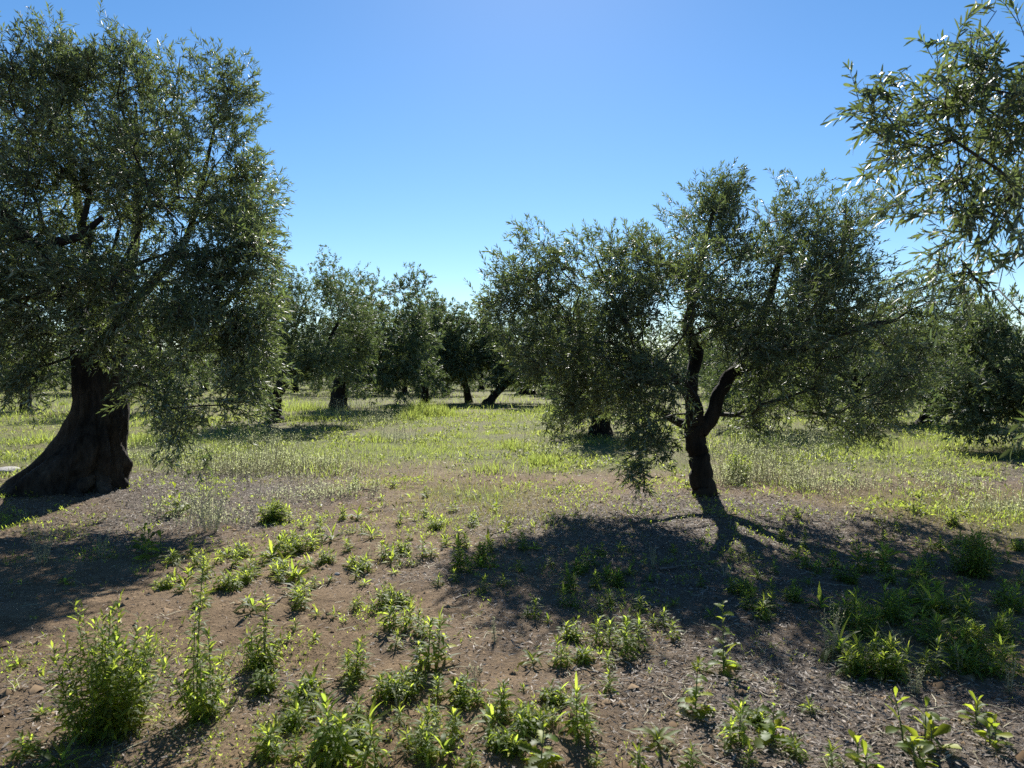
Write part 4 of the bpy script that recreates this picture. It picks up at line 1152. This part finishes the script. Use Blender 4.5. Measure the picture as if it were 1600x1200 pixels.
Z_SHADE = [(917, 884, 32, 'f'), (939, 867, 18, 'f'), (970, 862, 16, 'f'), (1052, 864, 14, 'f'), (1015, 909, 14, 'r'), (950, 907, 22, 'f'), (882, 922, 46, 'f'), (882, 947, 32, 'f'), (860, 884, 16, 'f'), (857, 972, 12, 'r'), (935, 957, 26, 'f'),
           (1095, 917, 22, 'f'), (1142, 929, 28, 'f'), (1175, 952, 38, 'f'), (1195, 967, 36, 'f'), (1052, 947, 14, 'r'), (1036, 977, 30, 'f'), (1052, 997, 28, 'f'), (1142, 877, 17, 'f'), (1160, 867, 16, 'f'), (1222, 847, 22, 'f'), (1255, 857, 28, 'f'),
           (1245, 872, 14, 'r'), (1245, 810, 18, 'f'), (787, 914, 18, 'f'), (1320, 910, 32, 'f'), (1300, 887, 32, 'f'), (1275, 900, 22, 'f'), (1205, 925, 20, 'f'), (1240, 940, 26, 'f'), (1110, 965, 18, 'r')]
rz = np.random.default_rng(12)
Z_PATCH = []
for i in range(34):
    u, v = rz.uniform(), rz.uniform()
    py = 950 + 112 * v
    px = (1325 + 40 * (1 - abs(v - .5)) * 0 - 10 * v) + u * (285 - 20 * v)
    Z_PATCH.append((px, py, rz.uniform(38, 62), 'f'))
Z_RIGHT = [(1500, 850, 20, 'f'), (1590, 860, 22, 'f'), (1555, 830, 18, 'f'), (1470, 860, 18, 'f'), (1595, 914, 24, 'f'), (1400, 830, 16, 'f'), (1420, 720, 16, 'l'), (1330, 735, 22, 'l'), (1490, 820, 22, 'f'), (1540, 870, 22, 'f'), (1575, 880, 20, 'f'), (1440, 800, 14, 'l'), (1360, 800, 16, 'f')]
ANCHOR = [(165, 1050, 'the largest bushy weed'), (316, 1010, 'the tall leafy spire weed'), (410, 1000, 'the loose drooping weed'), (521, 1130, 'the tall weed at the bottom edge'),
          (670, 1000, 'the many-leaved weed by the shadow tip'), (902, 1105, 'the upright weed beside the litter'), (1130, 1000, 'the tall-stemmed sow thistle'), (1412, 1120, 'the large lime clump'),
          (845, 1175, 'the lobed weed at the bottom edge'), (1297, 985, 'the pale branched weed'), (975, 990, 'the wide dark weed clump'), (836, 950, 'the lone weed in deep shade'),
          (228, 840, 'the spreading lime weed'), (330, 790, 'the broad pale wispy clump'), (563, 828, 'the flat green mat'), (720, 862, 'the two-tiered weed'), (1524, 860, 'the dark bushy weed'),
          (1362, 870, 'the bright gap in the shadow'), (1575, 930, 'the dry pale stalks'), (1457, 1020, 'the bright weed fronting the dark patch'), (1100, 785, 'the forked trunk foot'), (1020, 870, 'the wispy weed in shade'),
          (425, 795, 'the bushy light green weed'), (773, 985, 'the tiny pale sprig'), (36, 1165, 'the lower left corner weed'), (1155, 1120, 'the silvery upright weed'), (652, 1028, 'the small pale stone')]
rx = np.random.default_rng(321)
def more(Z, n, x0, x1, y0, y1, h0, h1):
    for _ in range(n):
        v = rx.uniform()
        Z.append((float(rx.uniform(x0, x1)), float(y0 + (y1 - y0) * v), float((h0 + (h1 - h0) * v) * rx.uniform(.7, 1.3)), str(rx.choice(['f', 'f', 'f', 'f', 'f', 'f', 'r', 'r', 'r', 'd']))))
more(Z_SUN, 40, 420, 800, 790, 900, 14, 26)
more(Z_SUN, 22, 250, 480, 860, 960, 18, 34)
more(Z_FRONT, 30, 400, 860, 1060, 1190, 28, 46)
more(Z_FRONT, 5, 350, 480, 1040, 1180, 24, 40)
more(Z_SHADE, 22, 850, 1290, 880, 1000, 18, 34)
more(Z_RIGHT, 12, 1380, 1590, 800, 930, 18, 30)
more(Z_PATCH, 16, 1310, 1590, 930, 1050, 40, 55)
ALLW = []
for Z, where, grp in ((Z_SUN, 'on sunlit soil', 'weeds on the sunlit soil'), (Z_FRONT, 'on near soil', 'weeds on the near bare soil'), (Z_LITTER, 'in leaf litter', 'weeds on the leaf litter'),
                      (Z_SHADE, 'in tree shade', 'weeds in the tree shadow'), (Z_PATCH, 'in the dark patch', 'weeds of the dark patch'), (Z_RIGHT, 'on yellow grass', 'weeds on the yellow grass')):
    for px, py, hp, k in Z:
        if k == 'f' and hp < 45 and Z is not Z_PATCH and hp > 20 and int(px * 13 + py * 7) % 10 < 2: k = 'b'
        ALLW.append((px, py, hp, k, where, grp, Z is Z_PATCH))
WK = {'d': 'dry stalk weed', 'b': 'bushy weed', 'f': 'upright weed', 'r': 'rosette weed', 'l': 'broad-leaved weed'}
best = {}
for kk in WK:
    ids = [i for i, q in enumerate(ALLW) if q[3] == kk]
    for ax, ay, an in ANCHOR:
        ids.sort(key=lambda i: (ALLW[i][0] - ax) ** 2 + (ALLW[i][1] - ALLW[i][2] * .5 - ay) ** 2)
        for r, i in enumerate(ids):
            if i not in best or r < best[i][0]:
                best[i] = (r, an)
for i, (px, py, hp, k, where, grp, patch) in enumerate(ALLW):
    r, an = best[i]
    lab = '%s %s, %snearest to %s' % (WK[k], where, '' if r == 0 else ORD[r] + ' ', an)
    wp = 44 if patch else (hp * 1.25 if k == 'b' else (hp * .95 if (k == 'f' and hp > 14) else 0))
    make_plant(k, px, py, hp, wp, lab, grp, 2000 + i)

# ------------------------------------------------------------------ fallen sticks and stones
def stick(px0, py0, px1, py1, r, label, seed):
    a, b = ground(px0, py0), ground(px1, py1)
    rng = np.random.default_rng(seed)
    s = np.linspace(0, 1, 7)[:, None]
    p = a + (b - a) * s
    p[1:-1, :2] += rng.normal(0, .02, (5, 2)) * np.linalg.norm(b - a)
    p[:, 2] = height(p[:, 0], p[:, 1]) + r + .004
    base = p[0].copy()
    bf = Buf(); tube(bf, p - base, np.linspace(r, r * .45, 7), 6, .15, seed)
    root = obj('fallen_stick', bf.mesh('fallen_stick', [M_STICK], True), None, tuple(base))
    tag(root, label, 'stick')
for i, (q, r, lab) in enumerate((
        ((712, 938, 760, 916), .007, 'thin dark stick at the left tip of the tree shadow'),
        ((1030, 892, 1100, 884), .012, 'grey stick lying in the shade below the forked trunk'),
        ((545, 765, 590, 768), .012, 'dark twig on the soil beyond the flat green mat'),
        ((0, 1108, 14, 1090), .006, 'pale twig at the left edge near the bushy weed'),
        ((978, 1008, 1005, 1030), .004, 'short pale twig in front of the dark weed clump'),
        ((430, 945, 450, 930), .006, 'pale twig on soil beside the loose upright weed'),
        ((1240, 1095, 1275, 1106), .004, 'long pale straw on the litter in the lower right'),
        ((905, 1005, 880, 990), .004, 'pale straw beside the single dark weed'))):
    stick(*q, r, lab, 60 + i)

def stone(px, py, wpx, hpx, label, seed, deep=.7):
    g = ground(px, py); s = g[1] / F
    rng = np.random.default_rng(seed)
    import bmesh
    bm = bmesh.new(); bmesh.ops.create_icosphere(bm, subdivisions=3, radius=1)
    for v in bm.verts:
        c = v.co
        k = 1 + .35 * (float(vnoise(c.x * 1.7 + seed, c.y * 1.7 + c.z * 2.1, seed)) - .5) + .12 * (float(vnoise(c.x * 5 + seed, c.y * 5 + c.z * 4, seed + 1)) - .5)
        v.co = Vector((c.x * k * wpx * s / 2, c.y * k * wpx * s * deep / 2, c.z * k * hpx * s / 2))
    me = bpy.data.meshes.new('stone'); bm.to_mesh(me); bm.free()
    me.materials.append(M_STONE)
    me.polygons.foreach_set('use_smooth', np.ones(len(me.polygons), bool))
    tag(obj('stone', me, None, (g[0], g[1], g[2] + hpx * s * .2)), label, 'stone')
stone(652, 1028, 11, 8, 'small pale stone at the foot of the many-leaved weed', 3)
stone(10, 736, 36, 12, 'flat pale grey stone behind the old trunk flare', 4, 1.2)
stone(38, 719, 10, 6, 'small white stone in the grass left of the old trunk', 5)
stone(527, 898, 9, 5, 'small white stone on the sunlit soil between weeds', 6)
